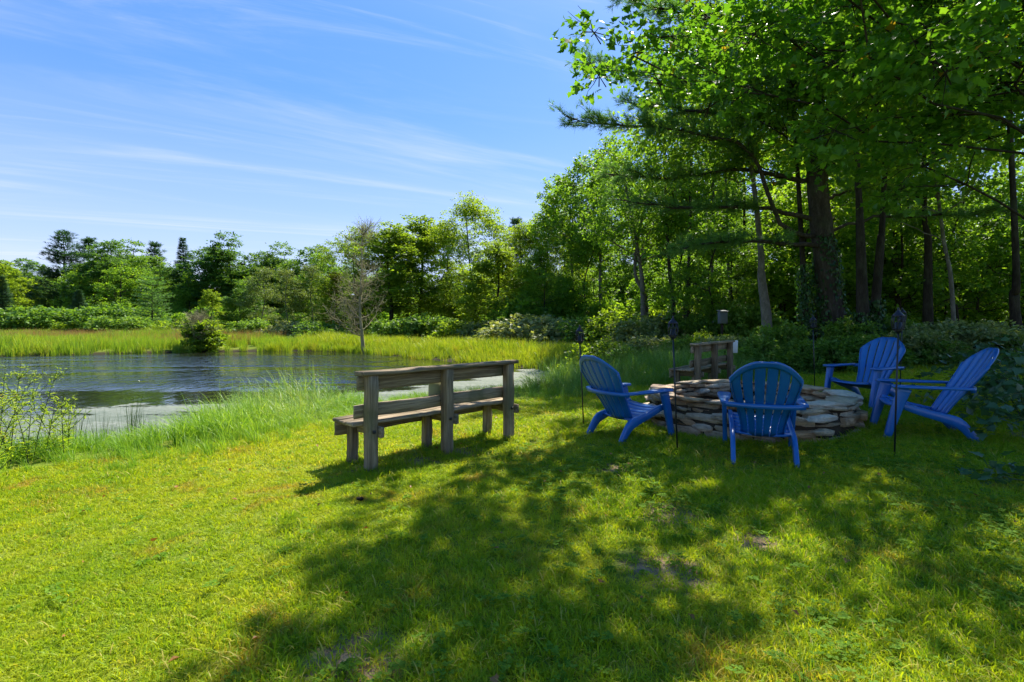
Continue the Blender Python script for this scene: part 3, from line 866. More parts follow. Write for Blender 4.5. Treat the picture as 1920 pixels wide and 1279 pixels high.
def limb_path(rng, a, b, n=7, sag=.12, wob=.05):
    a, b = np.asarray(a, float), np.asarray(b, float); t = np.linspace(0, 1, n)[:, None]; L = np.linalg.norm(b - a)
    p = a + (b - a) * t; p[:, 2] += sag * L * np.sin(t[:, 0] * np.pi)
    p[1:-1] += rng.normal(0, wob * L, (n - 2, 3)) * .6
    return p

def trunk_mesh(rng, path, r0, r1, lobes, limb_r=.35, nlimb=14, flare=1.5, sides=10, start=.25, fork=None):
    mb = MB()
    path = spline(path, 22); k = np.linspace(0, 1, 22)
    rad = r0 + (r1 - r0) * k ** .8
    rad = rad * (1 + (flare - 1) * np.exp(-k * 22)) * rng.uniform(.95, 1.05, 22)
    mb.add(*tube(path, rad, sides))
    lobes = np.asarray(lobes); order = rng.permutation(len(lobes))[:nlimb]
    for o in order:
        c = lobes[o, :3]
        zt = path[0, 2] + (path[-1, 2] - path[0, 2]) * start
        tz = np.clip(c[2] - rng.uniform(.25, .6) * np.linalg.norm(c[:2] - path[10, :2]), zt, path[-1, 2] * .97)
        i = int(np.argmin(abs(path[:, 2] - tz)))
        pl = limb_path(rng, path[i], c, 8, -.05)
        rr = np.linspace(rad[i] * limb_r, .012, 8)
        mb.add(*tube(pl, rr, 6, cap=False))
        for q in range(3):
            e = c + rdir(rng, 1, .3)[0] * lobes[o, 3:6] * .85
            mb.add(*tube(limb_path(rng, pl[5], e, 5, .02), np.linspace(rr[5] * .6, .006, 5), 4, cap=False))
    return mb

def env_lobes(rng, n, zc, rx, rz, lr, shape='egg', hole=.35, xy=(0, 0)):
    """clumps near the surface of a crown envelope"""
    out = []
    while len(out) < n:
        d = rdir(rng, 1)[0]; q = rng.uniform(hole, 1) ** .5
        taper = 1.0
        if shape == 'egg': taper = 1 - .28 * d[2]
        if shape == 'dome': taper = 1.05 - .12 * d[2]; q = max(q, rng.uniform(.5, 1) if d[2] > 0 else q)
        if shape == 'cone': taper = 1 - .6 * d[2]
        p = np.array([xy[0] + d[0] * rx * q * taper, xy[1] + d[1] * rx * q * taper, zc + d[2] * rz * q])
        r = lr * rng.uniform(.65, 1.35)
        out.append((*p, r, r, r * .72))
    return np.array(out)

def tree_thing(name, loc, parts, label, cat, group=None, rz=0.0, sc=1.0, sz=None):
    r = empty(name, loc, rz); r.scale = (sc, sc, sz or sc)
    for pn, me in parts: obj(pn, me, r)
    return tag(r, label, cat, group)

# ---- meshes shared between trees of one kind
def kind_decid(seed, H, rx, base, nl, lr, per, size, mat, shape='egg', bark='bark_dark', r0=.14, leaf=LEAF2, twig=26):
    rng = np.random.default_rng(seed)
    zc, rz = (H + base) / 2, (H - base) / 2
    lobes = env_lobes(rng, nl, zc, rx, rz * .92, lr, shape)
    tp = [(0, 0, -.2), (rng.normal(0, .1), rng.normal(0, .1), H * .25), (rng.normal(0, .25), rng.normal(0, .25), H * .55), (rng.normal(0, .3), rng.normal(0, .3), H * .92)]
    tm = trunk_mesh(rng, tp, r0, .03, lobes, .4, 16, start=max(.12, base / H)).mesh('trunk', M[bark], True)
    V, F = lobe_leaves(rng, lobes, per, size, leaf, twig=twig)
    return [('trunk', tm), ('crown', npmesh('crown', V, F, M[mat]))]

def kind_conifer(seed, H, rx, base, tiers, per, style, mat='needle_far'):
    rng = np.random.default_rng(seed); mb = MB()
    mb.add(*tube(np.column_stack([rng.normal(0, .03, 12), rng.normal(0, .03, 12), np.linspace(-.2, H * .985, 12)]), np.linspace(.19, .02, 12), 8))
    P_, X_, U_, S_ = [], [], [], []
    for k in range(tiers):
        f = (k + rng.uniform(-.2, .2)) / (tiers - 1); f = np.clip(f, 0, 1); z = base + (H - base) * f
        if style == 'pine': z += rng.normal(0, .35)
        if style == 'spruce': rad = rx * (1 - f) ** .85 + .12; rise = -.25
        elif style == 'round': rad = rx * math.sqrt(max(.02, 1 - (f * 1.02 - .12) ** 2)) * rng.uniform(.8, 1.1); rise = .1
        else: rad = rx * (1 - f ** 1.5 * .82) * rng.uniform(.6, 1.15); rise = rng.uniform(.1, .55)
        nb = rng.integers(4, 7) if style == 'pine' else rng.integers(7, 11)
        a0 = rng.uniform(0, 6.3)
        for b in range(nb):
            az = a0 + b / nb * 6.283 + rng.normal(0, .25); L = rad * (rng.uniform(.35, 1.25) if style == 'pine' else rng.uniform(.7, 1.15))
            d = np.array([math.cos(az), math.sin(az), 0.])
            n_ = 6; t = np.linspace(0, 1, n_)[:, None]
            path = np.array([0, 0, z]) + d * L * t + np.array([0, 0, 1.]) * L * (rise * t + (.12 if style != 'spruce' else .14) * t ** 2)
            mb.add(*tube(path, np.linspace(.035, .006, n_), 4, cap=False))
            c = int(per * (L / rx) ** 1.2) + 5
            s = rng.uniform(.12 if style != 'pine' else .30, 1.0, c); side = rng.normal(0, .20 if style == 'pine' else .22, c) * (.35 + .65 * (1 - abs(2 * s - 1.2)))
            lat = np.array([-d[1], d[0], 0])
            i = s * (n_ - 1); i0 = np.minimum(i.astype(int), n_ - 2); pp = path[i0] + (path[i0 + 1] - path[i0]) * (i - i0)[:, None]
            P_.append(pp + lat * (side * L)[:, None] + np.column_stack([np.zeros((c, 2)), rng.normal(0, .16 if style == 'pine' else .06, c) - (.05 if style == 'spruce' else 0)]))
            X_.append(nrm(d * .8 + lat * np.sign(side)[:, None] * .6 + rng.normal(0, .25, (c, 3)) + np.array([0, 0, .25 + .9 * max(0, f - .6) if style != 'spruce' else -.15 + 1.2 * max(0, f - .7)])))
            U_.append(nrm(np.array([0, 0, 1.]) + rng.normal(0, .35, (c, 3)))); S_.append(rng.uniform(.26, .50, c) * (H / 11))
    V, F = stamp(SPRAYF, np.concatenate(P_), np.concatenate(X_), np.concatenate(U_), np.concatenate(S_))
    return [('trunk', mb.mesh('trunk', M['bark_pine'], True)), ('crown', npmesh('crown', V, F, M[mat]))]

def kind_bush(seed, rx, h, n, size, mat, leaf=LEAF2, per=230, lr=None):
    rng = np.random.default_rng(seed)
    lobes = []
    for k in range(n):
        d = rdir(rng, 1)[0]; d[2] = abs(d[2]); q = rng.uniform(.3, 1) ** .5; r = (lr or .30 * min(rx, h)) * rng.uniform(.7, 1.3)
        lobes.append((d[0] * rx * q * .8, d[1] * rx * q * .8, .1 * h + d[2] * h * .75 * q, r * 1.15, r * 1.15, r))
    V, F = lobe_leaves(rng, lobes, per, size, leaf, flat=.6, twig=20, fill=.5)
    mb = MB()
    for L in lobes[:min(n, 14)]:
        mb.add(*tube(limb_path(rng, (rng.normal(0, .06), rng.normal(0, .06), -.05), L[:3], 5, 0), np.linspace(.018, .005, 5), 5, cap=False))
    return [('stems', mb.mesh('stems', M['twig'], True)), ('foliage', npmesh('foliage', V, F, M[mat]))]

K = {}
K['dA'] = kind_decid(1, 12, 3.0, .5, 64, 1.05, 520, .20, 'leaf_oak')
K['dB'] = kind_decid(2, 12, 3.5, .7, 64, 1.1, 480, .20, 'leaf_oak')
K['dC'] = kind_decid(3, 11, 2.1, .4, 46, .8, 380, .17, 'leaf_lime', 'cone')
K['dD'] = kind_decid(4, 9, 1.8, .3, 38, .72, 280, .14, 'leaf_olive', 'egg', 'bark_grey', .08)
K['dE'] = kind_decid(5, 14, 3.0, 4.6, 40, 1.05, 440, .19, 'leaf_forest', 'egg', 'bark_grey', .17)
K['dF'] = kind_decid(6, 13, 2.6, 3.4, 40, .95, 460, .17, 'leaf_forest', 'egg', 'bark_dark', .13)
K['und'] = kind_decid(7, 5.5, 1.7, .5, 30, .62, 260, .13, 'leaf_lime', 'egg', 'bark_dark', .04)
K['und2'] = kind_decid(8, 6.5, 1.9, .9, 30, .66, 260, .13, 'leaf_forest', 'egg', 'bark_dark', .05)
K['dG'] = kind_decid(10, 12, 3.1, .4, 84, .95, 400, .145, 'leaf_lime', 'dome')
K['yel'] = kind_decid(9, 8, 1.0, 1.2, 20, .5, 260, .15, 'leaf_yellow', 'cone', 'bark_grey', .07)
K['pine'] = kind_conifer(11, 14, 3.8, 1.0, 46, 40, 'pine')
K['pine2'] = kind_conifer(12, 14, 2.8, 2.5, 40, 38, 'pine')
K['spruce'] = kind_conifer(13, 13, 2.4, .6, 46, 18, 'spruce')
K['round'] = kind_conifer(14, 8, 3.0, .4, 17, 46, 'round', 'needle')
K['bA'] = kind_bush(21, 1.5, 1.6, 26, .13, 'leaf_shrub')
K['bB'] = kind_bush(22, 1.7, 1.3, 24, .12, 'leaf_pale')
K['bC'] = kind_bush(23, 1.2, 1.9, 24, .11, 'leaf_shrub')
K['bD'] = kind_bush(24, 1.3, 1.2, 24, .10, 'leaf_lime')
K['bE'] = kind_bush(25, 1.1, 1.0, 26, .085, 'leaf_shrub', per=260)
K['bF'] = kind_bush(26, 1.3, 1.1, 26, .085, 'leaf_pale', per=260)
def top_of(parts):
    me = parts[1][1]; v = np.empty(len(me.vertices) * 3, np.float32); me.vertices.foreach_get('co', v); return float(np.percentile(v[2::3], 99.2))
HK = {k: top_of(v) for k, v in K.items()}
HK0 = dict(dG=12.3, dA=12.3, dB=12.3, dC=11.3, dD=9.3, dE=14.3, dF=13.3, und=5.8, und2=6.8, yel=8.2, pine=14, pine2=14, spruce=13, round=8, bA=1.7, bB=1.45, bC=2.0, bD=1.35, bE=1.15, bF=1.25)
def plant(kind, px, Y, top, name, label, cat, group=None, rz=None, wide=1.0):
    """stand a tree on the ground so that it reaches its real height"""
    X = (px - 960) / FPX * Y; g = gz(X, Y)
    h = CAM_H + (HZ - top) / FPX * Y - g
    s = h / HK[kind]
    return tree_thing(name, (X, Y, g), K[kind], label, cat, group, rz if rz is not None else (px * 1.7) % 6.28, s * wide, s)

FAR, MIDG = 'trees beyond the pond', 'trees at the right end of the pond'
for a in [
    ('dC', 4, 62, 492, 'broadleaf_tree', 'pale green broadleaf tree cut by the left picture edge beyond the pond', FAR, 1.50),
    ('spruce', 4, 52, 520, 'spruce_tree', 'dark conifer at the far left edge beyond the reeds', FAR, 1.38),
    ('dB', 55, 74, 490, 'broadleaf_tree', 'low dark broadleaf tree just left of the tallest far pine', FAR, 1.38),
    ('pine', 120, 70, 436, 'pine_tree', 'tallest tiered pine on the far left shore, rising above its neighbours', FAR, 1.38),
    ('pine2', 166, 74, 449, 'pine_tree', 'thin topped pine just right of the tallest far pine', FAR, 1.30),
    ('dB', 205, 68, 456, 'broadleaf_tree', 'open crowned dark tree right of the two tall far pines', FAR, 1.31),
    ('dA', 250, 72, 458, 'broadleaf_tree', 'dark broadleaf tree behind the bushy round pine on the far shore', FAR, 1.38),
    ('pine2', 290, 76, 457, 'pine_tree', 'ragged pine top left of the pointed spruce on the far shore', FAR, 1.16),
    ('spruce', 343, 74, 449, 'spruce_tree', 'pointed dark spruce standing above the far treeline', FAR, 1.00),
    ('dB', 385, 70, 472, 'broadleaf_tree', 'dark tree directly right of the pointed spruce', FAR, 1.25),
    ('dA', 432, 68, 447, 'broadleaf_tree', 'tall round topped dark tree right of the pointed spruce', FAR, 1.38),
    ('dB', 485, 72, 477, 'broadleaf_tree', 'dark tree behind the pale slender trees of the far shore', FAR, 1.25),
    ('dA', 535, 72, 464, 'broadleaf_tree', 'second dark round treetop left of the bare grey tree', FAR, 1.25),
    ('dB', 592, 70, 466, 'broadleaf_tree', 'dark round treetop nearest the bare grey tree on its left', FAR, 1.25),
    ('round', 285, 48, 520, 'pine_tree', 'bushy rounded green pine in front of the far woods', FAR, 0.95),
    ('dC', 393, 46, 545, 'broadleaf_tree', 'small bright green tree behind the grey shrub at the far bank', FAR, 1.10),
    ('dA', 452, 50, 530, 'broadleaf_tree', 'small dark round tree right of the small bright green one', FAR, 1.25),
    ('spruce', 148, 52, 545, 'spruce_tree', 'low dark spruce below the tallest far pine', FAR, 1.62),
    ('dD', 490, 46, 503, 'slender_tree', 'leftmost of the pale olive slender trees on the far shore', FAR, 1.15),
    ('dD', 540, 44, 508, 'slender_tree', 'middle one of the pale olive slender trees on the far shore', FAR, 1.10),
    ('dD', 588, 46, 500, 'slender_tree', 'rightmost of the pale olive slender trees on the far shore', FAR, 1.10),
    ('yel', 628, 44, 512, 'yellow_tree', 'yellowing slender tree left of the bare grey tree', FAR, 1.20),
    ('dG', 668, 44, 430, 'broadleaf_tree', 'green tree right behind the bare grey tree', MIDG, 1.15),
    ('dC', 730, 42, 424, 'broadleaf_tree', 'slim green tree just right of the bare grey tree', MIDG, 1.6),
    ('dC', 785, 46, 412, 'broadleaf_tree', 'green tree left of the tallest crown at the pond end', MIDG, 1.6),
    ('dG', 835, 44, 424, 'broadleaf_tree', 'darker tree tucked against the left side of the tallest pond end crown', MIDG, 1.0),
    ('dG', 885, 42, 376, 'broadleaf_tree', 'tallest domed green tree at the right end of the pond', MIDG, 1.12),
    ('dC', 925, 33, 458, 'broadleaf_tree', 'bright yellow green tree in front of the tallest domed one', MIDG, 1.5),
    ('pine2', 968, 50, 412, 'pine_tree', 'blue green pine top between the domed tree and the right woods', MIDG, .9),
    ('dG', 985, 40, 425, 'broadleaf_tree', 'mid green tree filling the dip before the right woods', MIDG, 1.1),
    ('dG', 1030, 40, 392, 'broadleaf_tree', 'leftmost tree of the right woods, stepping up from the pond', 'right wood edge trees', 1.0),
    ('dE', 1075, 36, 332, 'broadleaf_tree', 'tree at the corner of the right woods where the skyline climbs', 'right wood edge trees', .95),
    ('dE', 1130, 32, 285, 'broadleaf_tree', 'tree left of the twin grey stems, under the pine boughs', 'right wood edge trees', .95),
    ('dF', 1010, 36, 470, 'broadleaf_tree', 'low leafy tree at the foot of the right woods beside the meadow', 'right wood edge trees', 1.2),
]:
    plant(a[0], a[1], a[2], a[3], a[4], a[5], 'tree', a[6], None, a[7])

# ---- bare grey tree at the water
def bare_tree(seed, H):
    rng = np.random.default_rng(seed); mb = MB(); tw = MB()
    tp = spline([(0, 0, -.3), (-.12, 0, H * .14), (-.22, .05, H * .35), (-.15, 0, H * .65), (-.1, 0, H)], 18)
    mb.add(*tube(tp, np.linspace(.12, .012, 18), 8))
    for k in range(40):
        i = rng.integers(4, 17); p = tp[i]; az = rng.uniform(0, 6.28); L = (1 - i / 20) * rng.uniform(1.2, 2.5)
        d = np.array([math.cos(az), math.sin(az), 0]); up = rng.uniform(.5, 1.1)
        path = limb_path(rng, p, p + d * L + np.array([0, 0, up * L]), 7, -.08, .03)
        mb.add(*tube(path, np.linspace(.028, .006, 7), 5, cap=False))
        for q in range(12):
            j = rng.integers(1, 7); e = path[j] + (rdir(rng, 1, .9)[0] * rng.uniform(.4, .95)) + d * .25
            pt = limb_path(rng, path[j], e, 4, -.04, .04)
            tw.add(*tube(pt, np.linspace(.010, .004, 4), 3, cap=False))
            for w_ in range(2):
                tw.add(*tube([pt[2], pt[2] + rdir(rng, 1, 1.0)[0] * rng.uniform(.2, .5)], [.006, .003], 3, cap=False))
    return [('trunk', mb.mesh('trunk', M['deadwood'], True)), ('twigs', tw.mesh('twigs', M['deadwood'], True))]
dt = bare_tree(31, 7.0)
tree_thing('bare_tree', (-8.05, 27.9, gz(-8.05, 27.9)), dt, 'bare grey leafless tree at the far corner of the pond', 'tree', None, .4, 1.0)
gs = bare_tree(33, 3.2)
tree_thing('grey_shrub', (-17.6, 29.0, gz(-17.6, 29.0)), gs, 'twiggy grey shrub at the water on the far bank', 'shrub', None, 1.2, .75, .62)
_bl = kind_bush(35, 1.0, 1.8, 26, .12, 'leaf_lime', per=300)[1]
_o = obj('foliage', _bl[1], bpy.data.objects['grey_shrub']); _o.scale = (1.7, 1.7, 1.9)

# ---- wood on the right: trees whose trunks can be told apart
def stand_tree(name, px, Y, wpx, path_px, H, crown, label, bark, seed, group='right wood trees', lean=(0, 0), ivy=0, mat='leaf_forest', size=.13, per=420, nl=34, base=.36, rx=2.6):
    """path_px: image columns of the stem at eye level and higher; converted to metres at its depth"""
    rng = np.random.default_rng(seed); X = (px - 960) / FPX * Y; g = gz(X, Y); r0 = wpx / 2 / FPX * Y
    pts = [(0, 0, -.2)] + [((c - px) / FPX * Y, rng.normal(0, .05), CAM_H + (HZ - row) / FPX * Y - g) for c, row in path_px]
    last = pts[-1]; pts.append((last[0] + lean[0], last[1] + lean[1], H))
    lobes = env_lobes(rng, nl, H * (.5 + base / 2) + .3, rx, H * (1 - base) / 2, rx * .36, 'egg', xy=(pts[-1][0] * .8, pts[-1][1] * .8))
    tm = trunk_mesh(rng, pts, r0, .04, lobes, .35, 14, 1.35, 12, base * .9).mesh('trunk', M[bark], True)
    V, F = lobe_leaves(rng, lobes, per, size, LEAF2)
    parts = [('trunk', tm), ('crown', npmesh('crown', V, F, M[mat]))]
    if ivy:
        pp = spline(pts, 40); n_ = int(ivy * 900); z = rng.uniform(0, 1, n_) ** 1.4 * ivy; az = rng.uniform(0, 6.28, n_)
        cx = np.interp(z, pp[:, 2], pp[:, 0]); cy = np.interp(z, pp[:, 2], pp[:, 1]); rr = r0 * 1.05 * (1 - .1 * z / ivy) + np.abs(rng.normal(0, .045, n_))
        o = np.column_stack([np.cos(az), np.sin(az), np.zeros(n_)])
        V, F = stamp(LEAF2, np.column_stack([cx, cy, z]) + o * rr[:, None], nrm(rng.normal(0, .5, (n_, 3)) + [0, 0, -.8]), nrm(o + rng.normal(0, .35, (n_, 3))), rng.uniform(.06, .12, n_))
        parts.append(('ivy', npmesh('ivy', V, F, M['leaf_ivy'])))
    return tree_thing(name, (X, Y, g), parts, label, 'tree', group)
ST = [
    (1206, 23, 14, [(1205, 560), (1198, 480)], 8.6, 'left stem of the leaning twin grey trunks below the pine boughs', 'bark_grey', 41, (-.8, 0), 0),
    (1211, 23.4, 12, [(1210, 560), (1190, 490)], 9.2, 'right stem of the leaning twin grey trunks, forking outward', 'bark_grey', 42, (1.0, 0), 0),
    (1262, 22, 13, [(1262, 560), (1254, 480)], 11, 'slim dark trunk between the twin stems and the thick grey trunk', 'bark_dark', 43, (-.3, 0), 0),
    (1290, 21, 12, [(1290, 560), (1292, 480)], 13, 'straight slim trunk lit from behind by yellow green leaves', 'bark_dark', 44, (.2, 0), 0),
    (1333, 24, 9, [(1333, 560), (1335, 480)], 12, 'pale thin pole trunk left of the small grey box', 'bark_grey', 45, (.1, 0), 0),
    (1370, 24, 9, [(1370, 560), (1366, 480)], 12, 'pale thin pole trunk right of the small grey box', 'bark_grey', 46, (-.2, 0), 0),
    (1400, 26, 11, [(1400, 560), (1396, 480)], 13, 'dim slim trunk just left of the thick grey trunk', 'bark_dark', 47, (0, 0), 0),
    (1438, 14.6, 25, [(1437, 600), (1430, 520), (1423, 430)], 10, 'thick grey trunk curving left, standing behind the shaded bench', 'bark_grey', 48, (-.6, .3), 0),
    (1512, 14.5, 17, [(1510, 560), (1505, 440)], 10, 'ivy grown slender trunk left of the great dark pine', 'bark_dark', 49, (-.2, .3), 2.6),
    (1622, 12.9, 26, [(1618, 560), (1612, 440), (1610, 330)], 10, 'left trunk of the dark pair right of the great pine', 'bark_dark', 50, (0, .4), 1.2),
    (1634, 13.1, 22, [(1641, 560), (1650, 450), (1656, 390)], 10, 'right trunk of the dark pair, leaning right', 'bark_dark', 51, (.5, .3), 1.5),
    (1682, 19, 17, [(1682, 560), (1680, 440)], 13, 'straight dark trunk behind the two right torch heads', 'bark_dark', 52, (0, 0), 0),
    (1740, 16, 21, [(1740, 560), (1738, 450), (1735, 380)], 10.5, 'dark upright trunk in the gloom right of the torch heads', 'bark_dark', 53, (0, 0), 0),
    (1792, 15.5, 8, [(1780, 520), (1766, 430)], 8, 'thin pale stem leaning left beside the dark upright trunk', 'bark_grey', 54, (-.5, 0), 0),
    (1912, 12.5, 23, [(1905, 560), (1893, 470)], 11, 'dark trunk close to the right picture edge above the bushes', 'bark_dark', 55, (-.4, 0), .6),
]
for (px, Y, w_, pth, H, lab, bk, sd_, ln, ivy) in ST:
    stand_tree('forest_tree', px, Y, w_, pth, H, None, lab, bk, sd_, 'right wood trees', ln, ivy, rx=2.3 if w_ < 20 else 2.8, per=260 if w_ < 16 else 430, base=.45, nl=26 if w_ < 16 else 34)

# ---- the great maple whose crown hangs over the fire pit
def maple():
    rng = np.random.default_rng(61)
    X0, Y0 = 9.0, 7.9; g = gz(X0, Y0)
    pts = [(0, 0, -.2), (-.05, 0, 1.5), (-.3, -.05, 3.2), (-1.0, -.1, 5.5), (-2.0, -.2, 8.0), (-2.8, -.3, 11)]
    lobes = []
    C, RA = np.array([-3.75, -.5, 6.6]), np.array([3.9, 2.9, 3.5])
    while len(lobes) < 74:
        d = rdir(rng, 1)[0]; q = rng.uniform(.15, 1) ** .5
        p = C + d * RA * q
        if p[2] > 8.2: continue
        if p[2] < 2.9 + .55 * max(0, -p[0] - 3.3): continue
        r = rng.uniform(.45, .9); lobes.append((*p, r * 1.25, r * 1.25, r * .62))
    for p in [(1.2, 7.4, 5.4), (1.35, 7.9, 5.0), (1.9, 8.0, 5.4), (2.2, 7.7, 4.8), (2.5, 8.0, 5.7), (2.9, 7.5, 4.4), (3.4, 7.7, 4.6)]:
        lobes.append((p[0] - X0, p[1] - Y0, p[2] - g, .62, .62, .36))
    for k in range(28):                                      # body of the crown over the right lawn
        r = rng.uniform(.5, .9); lobes.append((rng.uniform(-4.5, .2), rng.uniform(-1.6, 2.2), rng.uniform(4.6, 7.8), r * 1.2, r * 1.2, r * .6))
    for k in range(22):                                      # low boughs on the trunk side
        r = rng.uniform(.5, .85); lobes.append((rng.uniform(-3.2, .8), rng.uniform(-2.0, 1.0), rng.uniform(2.9, 5.2), r * 1.2, r * 1.2, r * .55))
    lobes = np.array(lobes)
    tm = trunk_mesh(rng, pts, .20, .05, lobes, .16, 34, 1.35, 12, .22)
    for L in lobes:                                          # twigs carrying the leaves
        for q in range(4):
            d = rdir(rng, 1, .1)[0]; a = L[:3] - d * L[3:6] * .35
            tm.add(*tube(limb_path(rng, a, L[:3] + d * L[3:6] * .95, 5, .05, .05), np.linspace(.010, .003, 5), 4, cap=False))
    tm = tm.mesh('trunk', M['bark_dark'], True)
    V, F = lobe_leaves(rng, lobes, 250, .098, MAPLE, flat=.75, twig=16, fill=.35)
    tree_thing('maple_tree', (X0, Y0, g), [('trunk', tm), ('crown', npmesh('crown', V, F, M['leaf_maple']))],
               'big maple whose bright leafy crown hangs over the fire pit from the right', 'tree')
maple()

# ---- the great white pine: dark trunk with long level boughs reaching left
def white_pine():
    rng = np.random.default_rng(71)
    X0, Y0 = 9.15, 14.5; g = gz(X0, Y0)
    pts = spline([(0, 0, -.25), (-.06, 0, 1.0), (-.30, 0, 2.9), (-.52, 0, 5.2), (-.5, .1, 9.0), (-.4, .2, 12.5)], 30)
    mb = MB(); rad = np.interp(pts[:, 2], [-.3, .3, 1.5, 5, 12.5], [.44, .36, .31, .26, .04])
    mb.add(*tube(pts, rad * rng.uniform(.96, 1.04, 30), 14))
    P_, X_, U_, S_ = [], [], [], []
    limbs = [  # control points relative to the base
        [(-.30, 0, 2.9), (-1.2, -.2, 3.05), (-1.75, -.4, 4.0), (-2.3, -.6, 4.75), (-3.7, -.9, 4.95), (-5.2, -1.1, 5.0), (-6.2, -1.2, 5.15)],
        [(-.3, 0, 2.75), (-1.5, -.5, 2.7), (-2.8, -1.0, 2.65), (-4.0, -1.3, 2.45)],
        [(-.35, 0, 3.3), (-1.8, -.1, 3.55), (-3.4, -.3, 3.5), (-4.9, -.4, 3.65)],
        [(-.4, 0, 4.1), (-1.9, .3, 4.5), (-3.6, .2, 4.3), (-5.0, .1, 4.35)],
        [(-.4, 0, 5.0), (-2.0, -.4, 5.4), (-3.6, -.7, 5.5), (-4.9, -.8, 5.6)],
        [(-.4, 0, 5.8), (-2.2, .1, 6.3), (-4.2, .2, 6.6), (-5.6, .2, 6.95)],
        [(-.4, .1, 6.6), (-2.0, -.3, 7.4), (-3.9, -.5, 7.7), (-5.4, -.6, 8.1)],
        [(-.4, .1, 7.4), (-1.9, .4, 8.2), (-3.6, .5, 8.5), (-4.8, .6, 8.9)],
        [(-.3, 0, 3.0), (.9, -.4, 3.3), (2.2, -.9, 3.2), (3.2, -1.2, 3.3)],
        [(-.3, 0, 3.7), (.8, .5, 4.1), (2.1, .9, 4.2)],
    ]
    for z in np.linspace(6.5, 11.6, 9):
        for k in range(2):
            az = rng.uniform(0, 6.28); L = 3.4 * (1 - (z - 5) / 9)
            d = np.array([math.cos(az), math.sin(az), 0])
            limbs.append([np.array([-.38, .1, z]), np.array([-.38, .1, z + .25]) + d * L * .5, np.array([-.38, .1, z + .35]) + d * L])
    for li, cp in enumerate(limbs):
        cp = np.array(cp, float)
        if li < 10: cp = cp * 1.26 - [0, 0, .33]
        n_ = 16; path = spline(cp, n_); path[1:-1] += rng.normal(0, .03, (n_ - 2, 3))
        L = np.linalg.norm(np.diff(path, axis=0), axis=1).sum()
        i0 = np.argmin(abs(pts[:, 2] - path[0, 2])); path[0] = pts[i0]
        mb.add(*tube(path, np.linspace(.075 if li < 8 else .05, .010, n_), 7, cap=False))
        nb = int(L * 8)
        for b in range(nb):
            t = rng.uniform(.28, 1.0) if li else rng.uniform(.42, 1.0)
            i = t * (n_ - 1); k = min(int(i), n_ - 2); p = path[k] + (path[k + 1] - path[k]) * (i - k)
            d = nrm(path[k + 1] - path[k]); lat = nrm(np.cross(d, [0, 0, 1.])) * rng.choice([-1, 1])
            bl = rng.uniform(.45, 1.25) * (1.15 - .5 * t) * (1.0 if li < 8 else .7)
            e = p + (d * rng.uniform(.5, .9) + lat * rng.uniform(.35, .9)) * bl + np.array([0, 0, rng.uniform(-.12, .22) * bl])
            bp = limb_path(rng, p, e, 5, .04, .03)
            mb.add(*tube(bp, np.linspace(.014, .004, 5), 4, cap=False))
            c = int(11 * bl) + 5; s = rng.uniform(.2, 1.05, c) * 4; q = np.minimum(s.astype(int), 3)
            pp = bp[q] + (bp[q + 1] - bp[q]) * (s - q)[:, None] + rng.normal(0, .055, (c, 3))
            bd = nrm(e - p)
            P_.append(pp); X_.append(nrm(bd + rng.normal(0, .55, (c, 3)) + [0, 0, .15])); U_.append(nrm(rng.normal(0, .5, (c, 3)) + [0, 0, 1])); S_.append(rng.uniform(.15, .25, c))
    # a needle tuft: thin needles fanning forward
    nv, nf = [], []
    r2 = np.random.default_rng(5)
    for k in range(14):
        d = nrm(np.array([1.0, r2.normal(0, .55), r2.normal(0, .45)])); s = nrm(np.cross(d, r2.normal(size=3))) * .022
        b = np.array([r2.uniform(-.25, .25), 0, 0]); i = len(nv); nv += [b - s, b + s, b + d * r2.uniform(.75, 1.05) + np.array([0, 0, -.05])]; nf.append((i, i + 1, i + 2))
    V, F = stamp((np.array(nv), np.array(nf)), np.concatenate(P_), np.concatenate(X_), np.concatenate(U_), np.concatenate(S_))
    parts = [('trunk', mb.mesh('trunk', M['bark_pine'], True)), ('needles', npmesh('needles', V, F, M['needle']))]
    n_ = 3200; z = rng.uniform(0, 1, n_) ** 1.2 * 3.4; az = rng.uniform(0, 6.28, n_)
    keep = np.sin(az * 2 + z * 1.5) + rng.normal(0, .5, n_) > -.2; z, az = z[keep], az[keep]; n_ = len(z)
    cx = np.interp(z, pts[:, 2], pts[:, 0]); rr = np.interp(z, pts[:, 2], rad) + np.abs(rng.normal(.01, .045, n_))
    o = np.column_stack([np.cos(az), np.sin(az), np.zeros(n_)])
    V2, F2 = stamp(LEAF2, np.column_stack([cx, np.zeros(n_), z]) + o * rr[:, None], nrm(rng.normal(0, .5, (n_, 3)) + [0, 0, -.8]), nrm(o + rng.normal(0, .35, (n_, 3))), rng.uniform(.07, .13, n_))
    parts.append(('ivy', npmesh('ivy', V2, F2, M['leaf_ivy'])))
    tree_thing('white_pine', (X0, Y0, g), parts, 'great dark ivy clad pine trunk with long soft boughs reaching left', 'tree')
white_pine()

